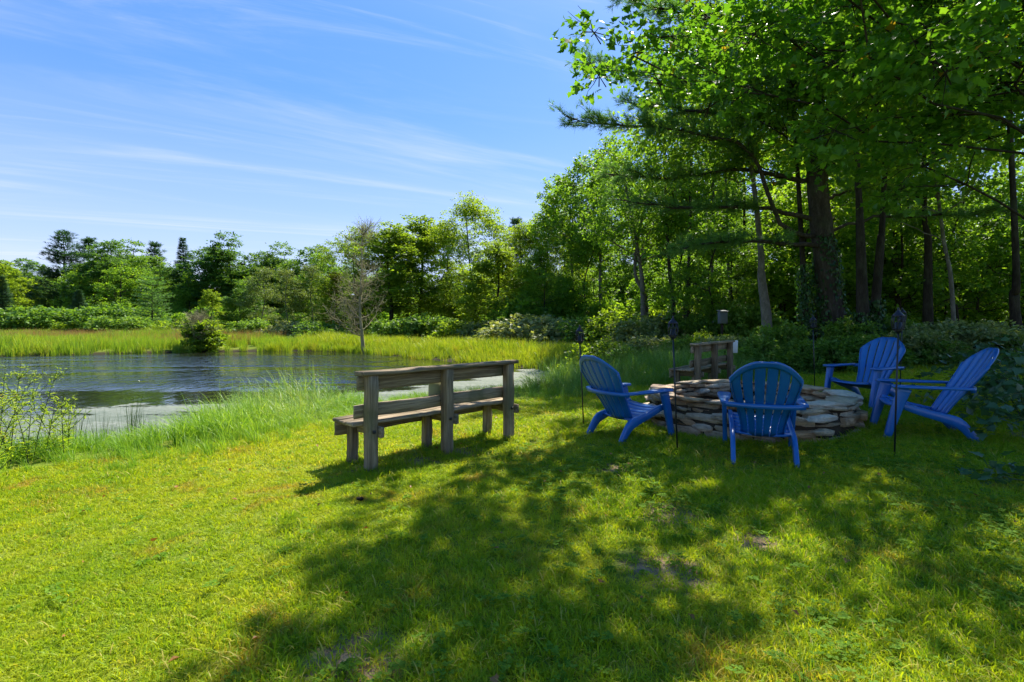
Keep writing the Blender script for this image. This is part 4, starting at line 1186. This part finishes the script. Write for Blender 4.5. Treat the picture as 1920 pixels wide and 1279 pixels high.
# ---- deep wood: a mass of stems and leaves nobody could count
def deep_wood():
    rng = np.random.default_rng(81)
    def flat(parts):
        Vs, Fs, k = [], [], 0; mi = []
        for idx, (_, me) in enumerate(parts):
            v = np.empty(len(me.vertices) * 3, np.float32); me.vertices.foreach_get('co', v); v = v.reshape(-1, 3)
            me.calc_loop_triangles(); f = np.empty(len(me.loop_triangles) * 3, np.int32); me.loop_triangles.foreach_get('vertices', f); f = f.reshape(-1, 3)
            Vs.append(v); Fs.append(f + k); k += len(v); mi.append(np.full(len(f), idx))
        return np.concatenate(Vs), np.concatenate(Fs), np.concatenate(mi)
    src = [flat(K[k]) for k in ('dE', 'dF', 'und', 'und2', 'dA', 'dB', 'bA')]
    pts = []
    while len(pts) < 160:
        Y = rng.uniform(17, 62); px = rng.uniform(1010, 2500); X = (px - 960) / FPX * Y
        if Y < 31 and px < 1280: continue
        if X > 32: continue
        if any((X - a) ** 2 + (Y - b) ** 2 < 2.2 for a, b in pts): continue
        pts.append((X, Y))
    for q in range(110):                                    # far wood closing the view behind the pond
        pts.append((rng.uniform(-115, 12), rng.uniform(60, 105)))
    far0 = 160
    for q in range(240):                                    # undergrowth that closes the gaps between the stems
        Y = rng.uniform(30, 64); pts.append((Y * rng.uniform(.02, 1.25), Y) if q < 130 else (rng.uniform(-95, 8), rng.uniform(54, 72)))
    pts = np.array(pts); n_ = len(pts); z = ground_z(pts)
    pid = rng.integers(0, 2, n_); low = (rng.uniform(size=n_) < .86); pid[low] = rng.integers(2, 4, low.sum())
    pid[far0:] = rng.choice([2, 3, 4, 5], n_ - far0); pid[far0 + 110:] = 6
    sc = rng.uniform(.8, 1.15, n_)
    pxs = 960 + FPX * pts[:, 0] / pts[:, 1]                  # the wood steps down towards the pond end
    lim = CAM_H + (HZ - np.interp(pxs, [1000, 1080, 1140, 1200, 1300], [470, 390, 320, 240, -200])) / FPX * pts[:, 1]
    hts = np.array([14.3, 13.3, 5.8, 6.8, 12.3, 12.3, 1.7])[pid]
    sc[:far0] = np.minimum(sc * hts, lim)[:far0] / hts[:far0]
    sc[far0:] *= np.where(pid[far0:] < 4, 1.5, np.where(pid[far0:] < 6, .78, 1.9))
    o = scatter('deep_wood', [(a, b) for a, b, c in src], np.column_stack([pts, z]), rng.uniform(0, 6.28, n_), np.column_stack([sc] * 3), pid, [M['bark_dark'], M['leaf_forest']],
                'dense green woodland massed behind the front trees', 'woodland')
    mi = np.concatenate([c for a, b, c in src]).astype(np.int32)
    o.data.polygons.foreach_set('material_index', mi)
deep_wood()

# ------------------------------------------------------------------ shrubs
SH, RS = 'shrubs on the far shore', 'shrubs along the wood edge'
for a in [
    ('bA', 30, 46, 601, 'leftmost rounded green shrub behind the far reeds', SH, 1.7),
    ('bA', 85, 47, 578, 'second rounded green shrub from the left behind the far reeds', SH, 1.6),
    ('bD', 140, 46, 602, 'bright low shrub below the tallest far pine', SH, 1.8),
    ('bC', 190, 48, 572, 'upright shrub right of the bright low one on the far shore', SH, 1.5),
    ('bA', 232, 45, 594, 'dark shrub against the bushy round pine on its left', SH, 1.5),
    ('bD', 335, 44, 600, 'pale green shrub at the right foot of the bushy round pine', SH, 1.6),
    ('bC', 470, 40, 600, 'green shrub right of the twiggy grey one on the far bank', SH, 1.3),
    ('bB', 540, 40, 603, 'pale olive shrub under the slender far trees', SH, 1.5),
    ('bE', 605, 36, 605, 'dark shrub left of the bare grey tree', SH, 1.5),
    ('bA', 745, 35, 600, 'dark green shrub right of the bare grey tree', SH, 1.4),
    ('bC', 800, 34, 592, 'green shrub below the slim trees at the pond end', SH, 1.4),
    ('bD', 860, 33, 600, 'bright shrub below the tallest domed tree', SH, 1.5),
    ('bB', 925, 31, 603, 'pale shrub below the bright yellow green tree', SH, 1.3),
    ('bB', 990, 27, 592, 'large whitish flowering shrub at the back of the meadow', RS, 1.5),
    ('bB', 1050, 26, 600, 'lower whitish shrub left of the leftmost torch', RS, 1.4),
    ('bA', 1110, 25, 597, 'green shrub behind the leftmost torch head', RS, 1.4),
    ('bD', 1172, 24, 582, 'yellow green sunlit shrub at the wood edge between two torches', RS, 1.0),
    ('bC', 1195, 21, 598, 'dull green shrub below the twin grey trunks', RS, 1.1),
    ('bB', 1232, 20, 594, 'pale shrub behind the second torch from the left', RS, 1.0),
    ('bD', 1262, 26, 574, 'bright backlit shrub deep between the slim trunks', RS, 1.1),
    ('bA', 1310, 19, 590, 'dark shrub left of the small grey box', RS, 1.0),
    ('bA', 1392, 18.5, 572, 'dark evergreen shrub right of the small grey box', RS, .9),
    ('bE', 1165, 12.4, 652, 'dark low bush between the left chair and the shaded bench', RS, 1.0),
    ('bD', 1118, 15.5, 640, 'light green bush right of the leftmost torch pole', RS, 1.0),
    ('bF', 1222, 14.2, 632, 'pale loose bush left of the shaded bench', RS, 1.1),
    ('bC', 1275, 13.2, 634, 'weedy bush just beyond the left end of the shaded bench', RS, .9),
    ('bD', 1330, 14.0, 625, 'light green bush rising behind the shaded bench back', RS, 1.0),
    ('bF', 1378, 12.6, 632, 'pale bush behind the blank white sheet', RS, 1.0),
    ('bE', 1420, 11.8, 632, 'low leafy bush at the foot of the thick grey trunk', RS, 1.2),
    ('bC', 1470, 12.2, 608, 'bush between the thick grey trunk and the great pine', RS, 1.0),
    ('bE', 1505, 11, 640, 'bush around the torch behind the fire pit', RS, 1.2),
    ('bE', 1560, 10.6, 640, 'bush at the foot of the great pine', RS, 1.2),
    ('bE', 1625, 10.8, 630, 'bush at the foot of the dark trunk pair', RS, 1.2),
    ('bC', 1590, 12.9, 600, 'taller bush behind the great pine', RS, 1.0),
    ('bF', 1715, 11.3, 622, 'pale leaved bush right of the far chair back', RS, 1.2),
    ('bE', 1755, 10.7, 640, 'bush between the two right chairs', RS, 1.1),
    ('bF', 1790, 11.7, 604, 'brightest pale bush in the sun patch at right', RS, 1.2),
    ('bF', 1850, 11.4, 612, 'pale bush above the back of the side view chair', RS, 1.2),
    ('bE', 1905, 10.8, 632, 'green bush at the right edge behind the side view chair', RS, 1.3),
    ('bC', 1680, 13.4, 596, 'dim bush in the shade behind the right torches', RS, 1.1),
]:
    plant(a[0], a[1], a[2], a[3], 'shrub', a[4], 'shrub', a[5], None, a[6])

# ------------------------------------------------------------------ grasses
def in_view(p, m=1.25): return (p[:, 1] > .6) & (np.abs(p[:, 0]) < m * p[:, 1] + 1.6)
def lawn_grass():
    rng = np.random.default_rng(91)
    pr = [blades(rng, 16, .015, .036, .0045, .034, .95, 2) for _ in range(3)] + [blades(rng, 14, .025, .055, .0045, .034, .8, 3) for _ in range(2)] + [blades(rng, 10, .045, .085, .005, .03, .6, 3)]
    pts = []
    for y0, y1, dn in ((.7, 2.6, 1900), (2.6, 4.2, 1300), (4.2, 6.5, 650), (6.5, 9.5, 330), (9.5, 13.8, 170)):
        m = 1.12 * y1 + .8
        p = sample(rng, max(-6.5, -m), min(14, m), y0, y1, dn, lambda q: in_view(q, 1.1))
        pts.append(p)
    P = np.concatenate(pts)
    extra = []
    def ring(x, y, n, r): extra.append(np.column_stack([x + rng.normal(0, r, n), y + rng.normal(0, r, n)]))
    for b in (bench, bench2):                              # the mower misses the feet of things
        c, s = math.cos(b.rotation_euler[2]), math.sin(b.rotation_euler[2])
        for u in (0, .8, 1.62):
            for v in (-.012, .345): ring(b.location[0] + c * u - s * v, b.location[1] + s * u + c * v, 16, .06)
    for (q, h, _) in CH:
        c, s = math.cos(R(h)), math.sin(R(h))
        for u, v in ((-.38, .24), (-.38, -.24), (.34, .28), (.34, -.28)): ring(q[0] + c * u - s * v, q[1] + s * u + c * v, 12, .05)
    for (q, *_) in TORCH: ring(q[0], q[1], 8, .035)
    an = rng.uniform(0, 6.28, 420); rr = PIT_R + np.abs(rng.normal(.0, .07, 420)); extra.append(PIT + np.column_stack([np.cos(an), np.sin(an)]) * rr[:, None])
    extra = np.concatenate(extra); n0 = len(P); P = np.concatenate([P, extra]); longer = np.arange(len(P)) >= n0
    sd_ = sdist(LAWN, P); keep = (sd_ < .45) & (np.hypot(*(P - PIT).T) > PIT_R - .04)
    for x, y, r in DRY:
        d = np.hypot(P[:, 0] - x, P[:, 1] - y) + .06 * vn(P, 9, 3); keep &= ~((d < r) & (rng.uniform(size=len(P)) < .85 * (1 - d / r) ** .6))
    P = P[keep]; longer = longer[keep]; n_ = len(P)
    lush = vn(P, 1.6, 1) * .5 + vn(P, 5, 2) * .4 + .25 * np.clip(P[:, 0], -2, 2) + rng.normal(0, .5, n_)
    pid = np.where(lush > 1.1, 5, np.where(lush > .15, rng.integers(3, 5, n_), rng.integers(0, 3, n_)))
    pid[longer] = 5
    sc = rng.uniform(.75, 1.25, n_) * (1 + .10 * np.clip(P[:, 1] - 3, 0, 6))
    sxy = sc * (1 + .05 * np.clip(P[:, 1] - 3, 0, 6))
    scatter('lawn_grass', pr, np.column_stack([P, ground_z(P) - .004]), rng.uniform(0, 6.28, n_), np.column_stack([sxy, sxy, sc]), pid, M['lawn'], 'short mown yellow green lawn grass', 'grass')
    return n_
print('lawn tufts', lawn_grass())

def clover():
    rng = np.random.default_rng(92)
    pr = []
    for q in range(3):
        V, F = [], []
        for k in range(7):
            c = np.array([rng.normal(0, .035), rng.normal(0, .035), rng.uniform(.02, .05)]); a0 = rng.uniform(0, 6.28)
            for l in range(3):
                a = a0 + l * 2.094; d = np.array([math.cos(a), math.sin(a), .15]); s = np.array([-d[1], d[0], 0]); r = rng.uniform(.010, .016); i = len(V)
                V += [c, c + d * r * .6 - s * r * .6, c + d * r * 1.25 - s * r * .3, c + d * r * 1.25 + s * r * .3, c + d * r * .6 + s * r * .6]
                F += [(i, i + 1, i + 2), (i, i + 2, i + 3), (i, i + 3, i + 4)]
        pr.append((np.array(V), np.array(F)))
    for q in range(2):                                    # plantain-like rosettes
        V, F = [], []
        for k in range(7):
            a = k * .9 + rng.normal(0, .2); d = np.array([math.cos(a), math.sin(a), .3]); s = np.array([-d[1], d[0], 0]); r = rng.uniform(.035, .06); i = len(V)
            V += [d * .005, d * r * .5 - s * r * .26 + [0, 0, .01], d * r + [0, 0, -.012], d * r * .5 + s * r * .26 + [0, 0, .01]]; F += [(i, i + 1, i + 2), (i, i + 2, i + 3)]
        pr.append((np.array(V), np.array(F)))
    P = sample(rng, -4, 7, .8, 7.5, 210, lambda q: in_view(q, 1.05) & (sdist(LAWN, q) < -.1))
    w = vn(P, 1.4, 5) * .6 + vn(P, 4, 6) * .5 + .45 * np.clip(P[:, 0], -2.2, 3) - .12 * (P[:, 1] - 2) + rng.normal(0, .35, len(P))
    P = P[((w > .45) | (rng.uniform(size=len(P)) < .03)) & (np.hypot(*(P - PIT).T) > PIT_R + .05)]; n_ = len(P)
    scatter('clover', pr, np.column_stack([P, ground_z(P) + .012]), rng.uniform(0, 6.28, n_), rng.uniform(.5, .95, n_)[:, None] * np.ones(3), rng.integers(0, 5, n_), M['clover'], 'clover and small broad leaved weeds in the shaded lawn', 'clover')
clover()

def dead_leaves():
    rng = np.random.default_rng(93)
    pr = [(MAPLE[0] * [.06, .05, .12] + [-.02, 0, .012], MAPLE[1]), (LEAF2[0] * [.06, .055, .2] + [-.03, 0, .012], LEAF2[1])]
    P = sample(rng, -3.5, 7, 1, 10, 3.0, lambda q: in_view(q, 1.05) & (sdist(LAWN, q) < -.2) & (np.hypot(*(q - PIT).T) > PIT_R + .1))
    n_ = len(P)
    scatter('fallen_leaves', pr, np.column_stack([P, ground_z(P) + .028]), rng.uniform(0, 6.28, n_), rng.uniform(.3, .7, n_)[:, None] * np.ones(3), rng.integers(0, 2, n_), M['dead_leaf'], 'scattered small orange brown fallen leaves on the lawn', 'leaves', tilt=rng.normal(0, .35, (n_, 2)))
dead_leaves()

def tall_bank():
    rng = np.random.default_rng(94)
    W = 2.6                                                  # the breeze lays the blades over to the left
    pr = [blades(rng, 26, .28, .55, .0075, .09, .55, 4, .5, W) for _ in range(3)] + [blades(rng, 22, .2, .38, .007, .08, .5, 3, .4, W) for _ in range(2)]
    P = sample(rng, -12, 4.5, 1.5, 15.5, 75, lambda q: (q[:, 1] > .3 * np.abs(q[:, 0])))
    dl, dp = sdist(LAWN, P), sdist(POND, P)
    keep = (dl > -.22) & (dp > -.12) & (dl < 7)
    P, dl, dp = P[keep], dl[keep], dp[keep]; n_ = len(P)
    h = .30 + .70 * sstep(dl, -.2, .9) + .15 * vn(P, 2.2, 4)
    h *= 1 - .45 * sstep(dp, .6, -.1) * (P[:, 1] < 9)
    h *= np.where((P[:, 1] > 6.3) & (P[:, 0] > -2.6) & (P[:, 0] < 2.6), .50, 1.0)
    h *= 1 - .40 * sstep(-P[:, 0], 3.3, 4.0)
    h *= np.where((P[:, 0] > -2.6) & (P[:, 0] < 2.2) & (P[:, 1] > 7), .35 + .65 * sstep(dp, .8, 2.8), 1.0)
    scatter('bank_grass', pr, np.column_stack([P, ground_z(P) - .01]), rng.normal(0, .5, n_), np.clip(h, .14, 1.3)[:, None] * np.array([1.1, 1.1, 1]), np.where(dl < .35, rng.integers(3, 5, n_), rng.integers(0, 5, n_)), M['tall'], 'tall fresh green grass on the bank between lawn and pond', 'grass')
    # shaded long grass round the second bench and below the wood edge
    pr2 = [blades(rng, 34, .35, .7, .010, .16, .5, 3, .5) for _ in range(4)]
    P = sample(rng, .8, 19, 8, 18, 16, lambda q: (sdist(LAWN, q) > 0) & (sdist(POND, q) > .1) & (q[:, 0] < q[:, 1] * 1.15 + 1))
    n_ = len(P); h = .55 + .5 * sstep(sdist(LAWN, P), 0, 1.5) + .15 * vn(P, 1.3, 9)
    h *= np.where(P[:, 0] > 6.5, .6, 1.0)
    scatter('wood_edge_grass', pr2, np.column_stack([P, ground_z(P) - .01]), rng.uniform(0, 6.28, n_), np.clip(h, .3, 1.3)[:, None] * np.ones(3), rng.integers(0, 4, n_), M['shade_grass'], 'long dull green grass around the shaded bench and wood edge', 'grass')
tall_bank()

def meadow():
    rng = np.random.default_rng(95)
    pr = [blades(rng, 40, .4, .85, .020, .28, .35, 3, .35) for _ in range(4)]
    P = sample(rng, -14, 14, 15, 44, 9, lambda q: (sdist(POND, q) > -.1) & (np.abs(q[:, 0]) < q[:, 1] * .8))
    P = P[~((P[:, 0] > .40 * P[:, 1] - .5))]; P = P[(P[:, 0] > -7) | (P[:, 1] > 27)]
    n_ = len(P); h = .85 + .22 * vn(P, .9, 11) + .15 * vn(P, 2.5, 12)
    scatter('meadow_grass', pr, np.column_stack([P, ground_z(P) - .02]), rng.uniform(0, 6.28, n_), np.clip(h, .35, 1.4)[:, None] * np.ones(3), rng.integers(0, 4, n_), M['meadow'], 'bright sunlit meadow grass at the right end of the pond', 'grass')
    pr = [blades(rng, 46, .55, 1.0, .024, .32, .22, 3, .3) for _ in range(4)]
    P = sample(rng, -60, -6, 20, 47, 5.0, lambda q: (sdist(POND, q) > -.2) & (q[:, 1] > 21))
    n_ = len(P); h = 1.0 + .12 * vn(P, .8, 13) + .1 * vn(P, 3, 14)
    h *= np.where(P[:, 0] > -17, .62, .85) * (1 + .25 * vn(P, .35, 15))
    scatter('far_reeds', pr, np.column_stack([P, ground_z(P) - .02]), rng.uniform(0, 6.28, n_), np.clip(h, .4, 1.4)[:, None] * np.ones(3), rng.integers(0, 4, n_), M['reed_far'], 'bright yellow green reed grass along the far shore of the pond', 'reeds')
    # russet seed heads above the far reeds
    pr = [blades(rng, 16, .95, 1.2, .016, .35, .12, 2, .2) for _ in range(2)]
    P = P[(rng.uniform(size=len(P)) < .5) & (P[:, 0] < -16) & (P[:, 1] > 30)]; n_ = len(P)
    scatter('reed_seed_heads', pr, np.column_stack([P, ground_z(P)]), rng.uniform(0, 6.28, n_), rng.uniform(.65, .98, n_)[:, None] * np.ones(3), rng.integers(0, 2, n_), M['seedhead'], 'reddish tan seed heads topping the far reeds', 'seed heads')
meadow()

def rushes():
    rng = np.random.default_rng(96)
    pr = [blades(rng, 22, .55, .95, .007, .10, .12, 3, .1) for _ in range(3)]
    P = sample(rng, -8.5, -3.2, 4.0, 7.6, 3.2, lambda q: (sdist(POND, q) > -.8) & (sdist(POND, q) < .9))
    n_ = len(P)
    scatter('rushes', pr, np.column_stack([P, ground_z(P) - .02]), rng.uniform(0, 6.28, n_), rng.uniform(.6, 1.05, n_)[:, None] * np.ones(3), rng.integers(0, 3, n_), M['rush'], 'thin dark upright rushes at the near water edge', 'rushes')
rushes()

# ---- sedge hummocks: fountains of pale arching blades
def sedge(seed, n, h, w):
    rng = np.random.default_rng(seed)
    V, F = blades(rng, n, h * .6, h, .008, w, .85, 5, .75, 2.9)
    return npmesh('sedge_clump', V, F, M['sedge'])
for k, (x, y, h, w, n_, lab) in enumerate([
        (-3.2, 7.8, 1.15, .55, 1500, 'largest pale sedge hummock drooping over the near water edge'),
        (-3.6, 6.85, .98, .45, 1100, 'sedge hummock left of and nearer than the largest one'),
        (-2.9, 6.7, .75, .40, 800, 'sedge hummock between the largest one and the mown lawn'),
        (.55, 9.4, .60, .30, 380, 'grass hummock between the sunlit bench and the left torch')]):
    o = obj('sedge_clump', sedge(200 + k, n_, h, w), loc=(x, y, max(gz(x, y), WATER_Z) - .03))
    tag(o, lab, 'sedge', 'sedge hummocks')

# ---- leafy weeds standing at the left edge
def weed(seed, H, nst, mat, flower=False):
    rng = np.random.default_rng(seed); mb = MB(); P_, X_, U_, S_ = [], [], [], []; FP = []
    for s in range(nst):
        b = np.array([rng.normal(0, .10), rng.normal(0, .10), -.02]); h = H * rng.uniform(.7, 1.05); ln = rng.normal(0, .14, 2)
        path = spline([b, b + [ln[0] * .3, ln[1] * .3, h * .4], b + [ln[0], ln[1], h]], 9)
        mb.add(*tube(path, np.linspace(.005, .002, 9), 5, cap=False))
        c = int(h * 110); t = rng.uniform(.12, 1.0, c); i = t * 8; q = np.minimum(i.astype(int), 7); p = path[q] + (path[q + 1] - path[q]) * (i - q)[:, None]
        az = rng.uniform(0, 6.28, c); d = np.column_stack([np.cos(az), np.sin(az), rng.uniform(.0, .7, c)])
        P_.append(p); X_.append(nrm(d)); U_.append(nrm(np.array([0, 0, 1.]) + rng.normal(0, .3, (c, 3)))); S_.append(rng.uniform(.04, .075, c) * (1.25 - .6 * t))
        for w_ in range(5):                               # side shoots
            i = rng.integers(4, 8); az = rng.uniform(0, 6.28); e = path[i] + np.array([math.cos(az) * .13, math.sin(az) * .13, .14]) * rng.uniform(.5, 1.2)
            mb.add(*tube([path[i], e], [.003, .0015], 4, cap=False)); c = 16; t = rng.uniform(.2, 1, c)[:, None]; d = rdir(rng, c, .4)
            P_.append(path[i] + (e - path[i]) * t); X_.append(d); U_.append(nrm(np.array([0, 0, 1.]) + rng.normal(0, .3, (c, 3)))); S_.append(rng.uniform(.02, .045, c))
            FP.append(e)
    V, F = stamp(NARROW, np.concatenate(P_), np.concatenate(X_), np.concatenate(U_), np.concatenate(S_))
    parts = [('stems', mb.mesh('stems', M['stem'], True)), ('leaves', npmesh('leaves', V, F, M[mat]))]
    if flower:
        p = np.repeat(np.array(FP), 14, 0) + rng.normal(0, .022, (len(FP) * 14, 3)); n_ = len(p)
        V, F = stamp(LEAF2, p, rdir(rng, n_, .3), rdir(rng, n_, .5), rng.uniform(.008, .016, n_))
        parts.append(('flowers', npmesh('flowers', V, F, M['goldenrod'])))
    return parts
for k, (x, y, h, nst, fl, lab) in enumerate([
        (-4.45, 4.15, .95, 5, 0, 'tallest leafy weed at the left picture edge'),
        (-4.45, 4.6, .9, 6, 0, 'leafy weed with a bright upright tip, right of the tallest one'),
        (-5.0, 4.9, .95, 6, 0, 'leafy weed behind the tallest one at the left edge'),
        (-4.12, 3.9, .62, 7, 1, 'yellow flowered weed at the left picture edge'),
        (-3.72, 3.5, .36, 6, 0, 'low leafy weed in front at the left picture edge'),
        (-4.3, 4.95, .6, 6, 0, 'short leafy weed at the inner end of the left weed patch')]):
    tree_thing('leafy_weed', (x, y, gz(x, y)), weed(300 + k, h, nst, 'weed', bool(fl)), lab, 'weed', 'leafy weeds at the left edge', k)

# ---- trailing leafy growth at the right edge
def bramble(seed, canes, mat='vine'):
    rng = np.random.default_rng(seed); mb = MB(); P_, X_, U_, S_ = [], [], [], []
    for L, az, rise in canes:
        b = np.array([rng.normal(0, .12), rng.normal(0, .12), -.03]); d = np.array([math.cos(az), math.sin(az), 0])
        path = spline([b, b + d * L * .4 + [0, 0, rise], b + d * L * .8 + [0, 0, rise * .95], b + d * L + [0, 0, rise * .6]], 12) + rng.normal(0, .01, (12, 3))
        mb.add(*tube(path, np.linspace(.006, .002, 12), 5, cap=False))
        c = int(L * 42); t = rng.uniform(.1, 1, c); i = t * 11; q = np.minimum(i.astype(int), 10); p = path[q] + (path[q + 1] - path[q]) * (i - q)[:, None]
        P_.append(p + rng.normal(0, .05, (c, 3))); X_.append(rdir(rng, c, -.1)); U_.append(nrm(np.array([0, 0, 1.]) + rng.normal(0, .4, (c, 3)))); S_.append(rng.uniform(.05, .10, c))
    V, F = stamp(MAPLE, np.concatenate(P_), np.concatenate(X_), np.concatenate(U_), np.concatenate(S_))
    return [('stems', mb.mesh('stems', M['stem'], True)), ('leaves', npmesh('leaves', V, F, M[mat]))]
rb = np.random.default_rng(8)
for k, (x, y, n_, l0, l1, r0_, r1_, lab) in enumerate([
        (5.75, 5.6, 12, .5, .95, .3, .75, 'leafy bramble bush at the right edge behind the side view chair'),
        (5.05, 4.75, 9, .4, .8, .2, .55, 'bramble trailing low at the right edge below the side view chair'),
        (3.98, 3.70, 5, .3, .55, .06, .16, 'few large dark leaves lying low at the right edge of the lawn'),
        (6.6, 6.4, 12, .6, 1.0, .4, .9, 'taller bramble reaching out of the right picture edge')]):
    canes = [(rb.uniform(l0, l1), rb.uniform(1.6, 4.8), rb.uniform(r0_, r1_)) for _ in range(n_)]
    tree_thing('bramble', (x, y, gz(x, y)), bramble(400 + k, canes), lab, 'bramble', 'brambles at the right edge')

# ---- a dark clod on the lawn
cl = ell((0, 0, .018), (.026, .02, .012), 9, 6); cv = cl[0] + np.random.default_rng(3).normal(0, .004, cl[0].shape)
tag(MB().add(cv, cl[1], cl[2]).obj('dirt_clod', M['clod'], loc=(-1.025, 3.46, gz(-1.025, 3.46) + .012)), 'small dark clod lying on the sunlit lawn in front of the bench', 'clod')
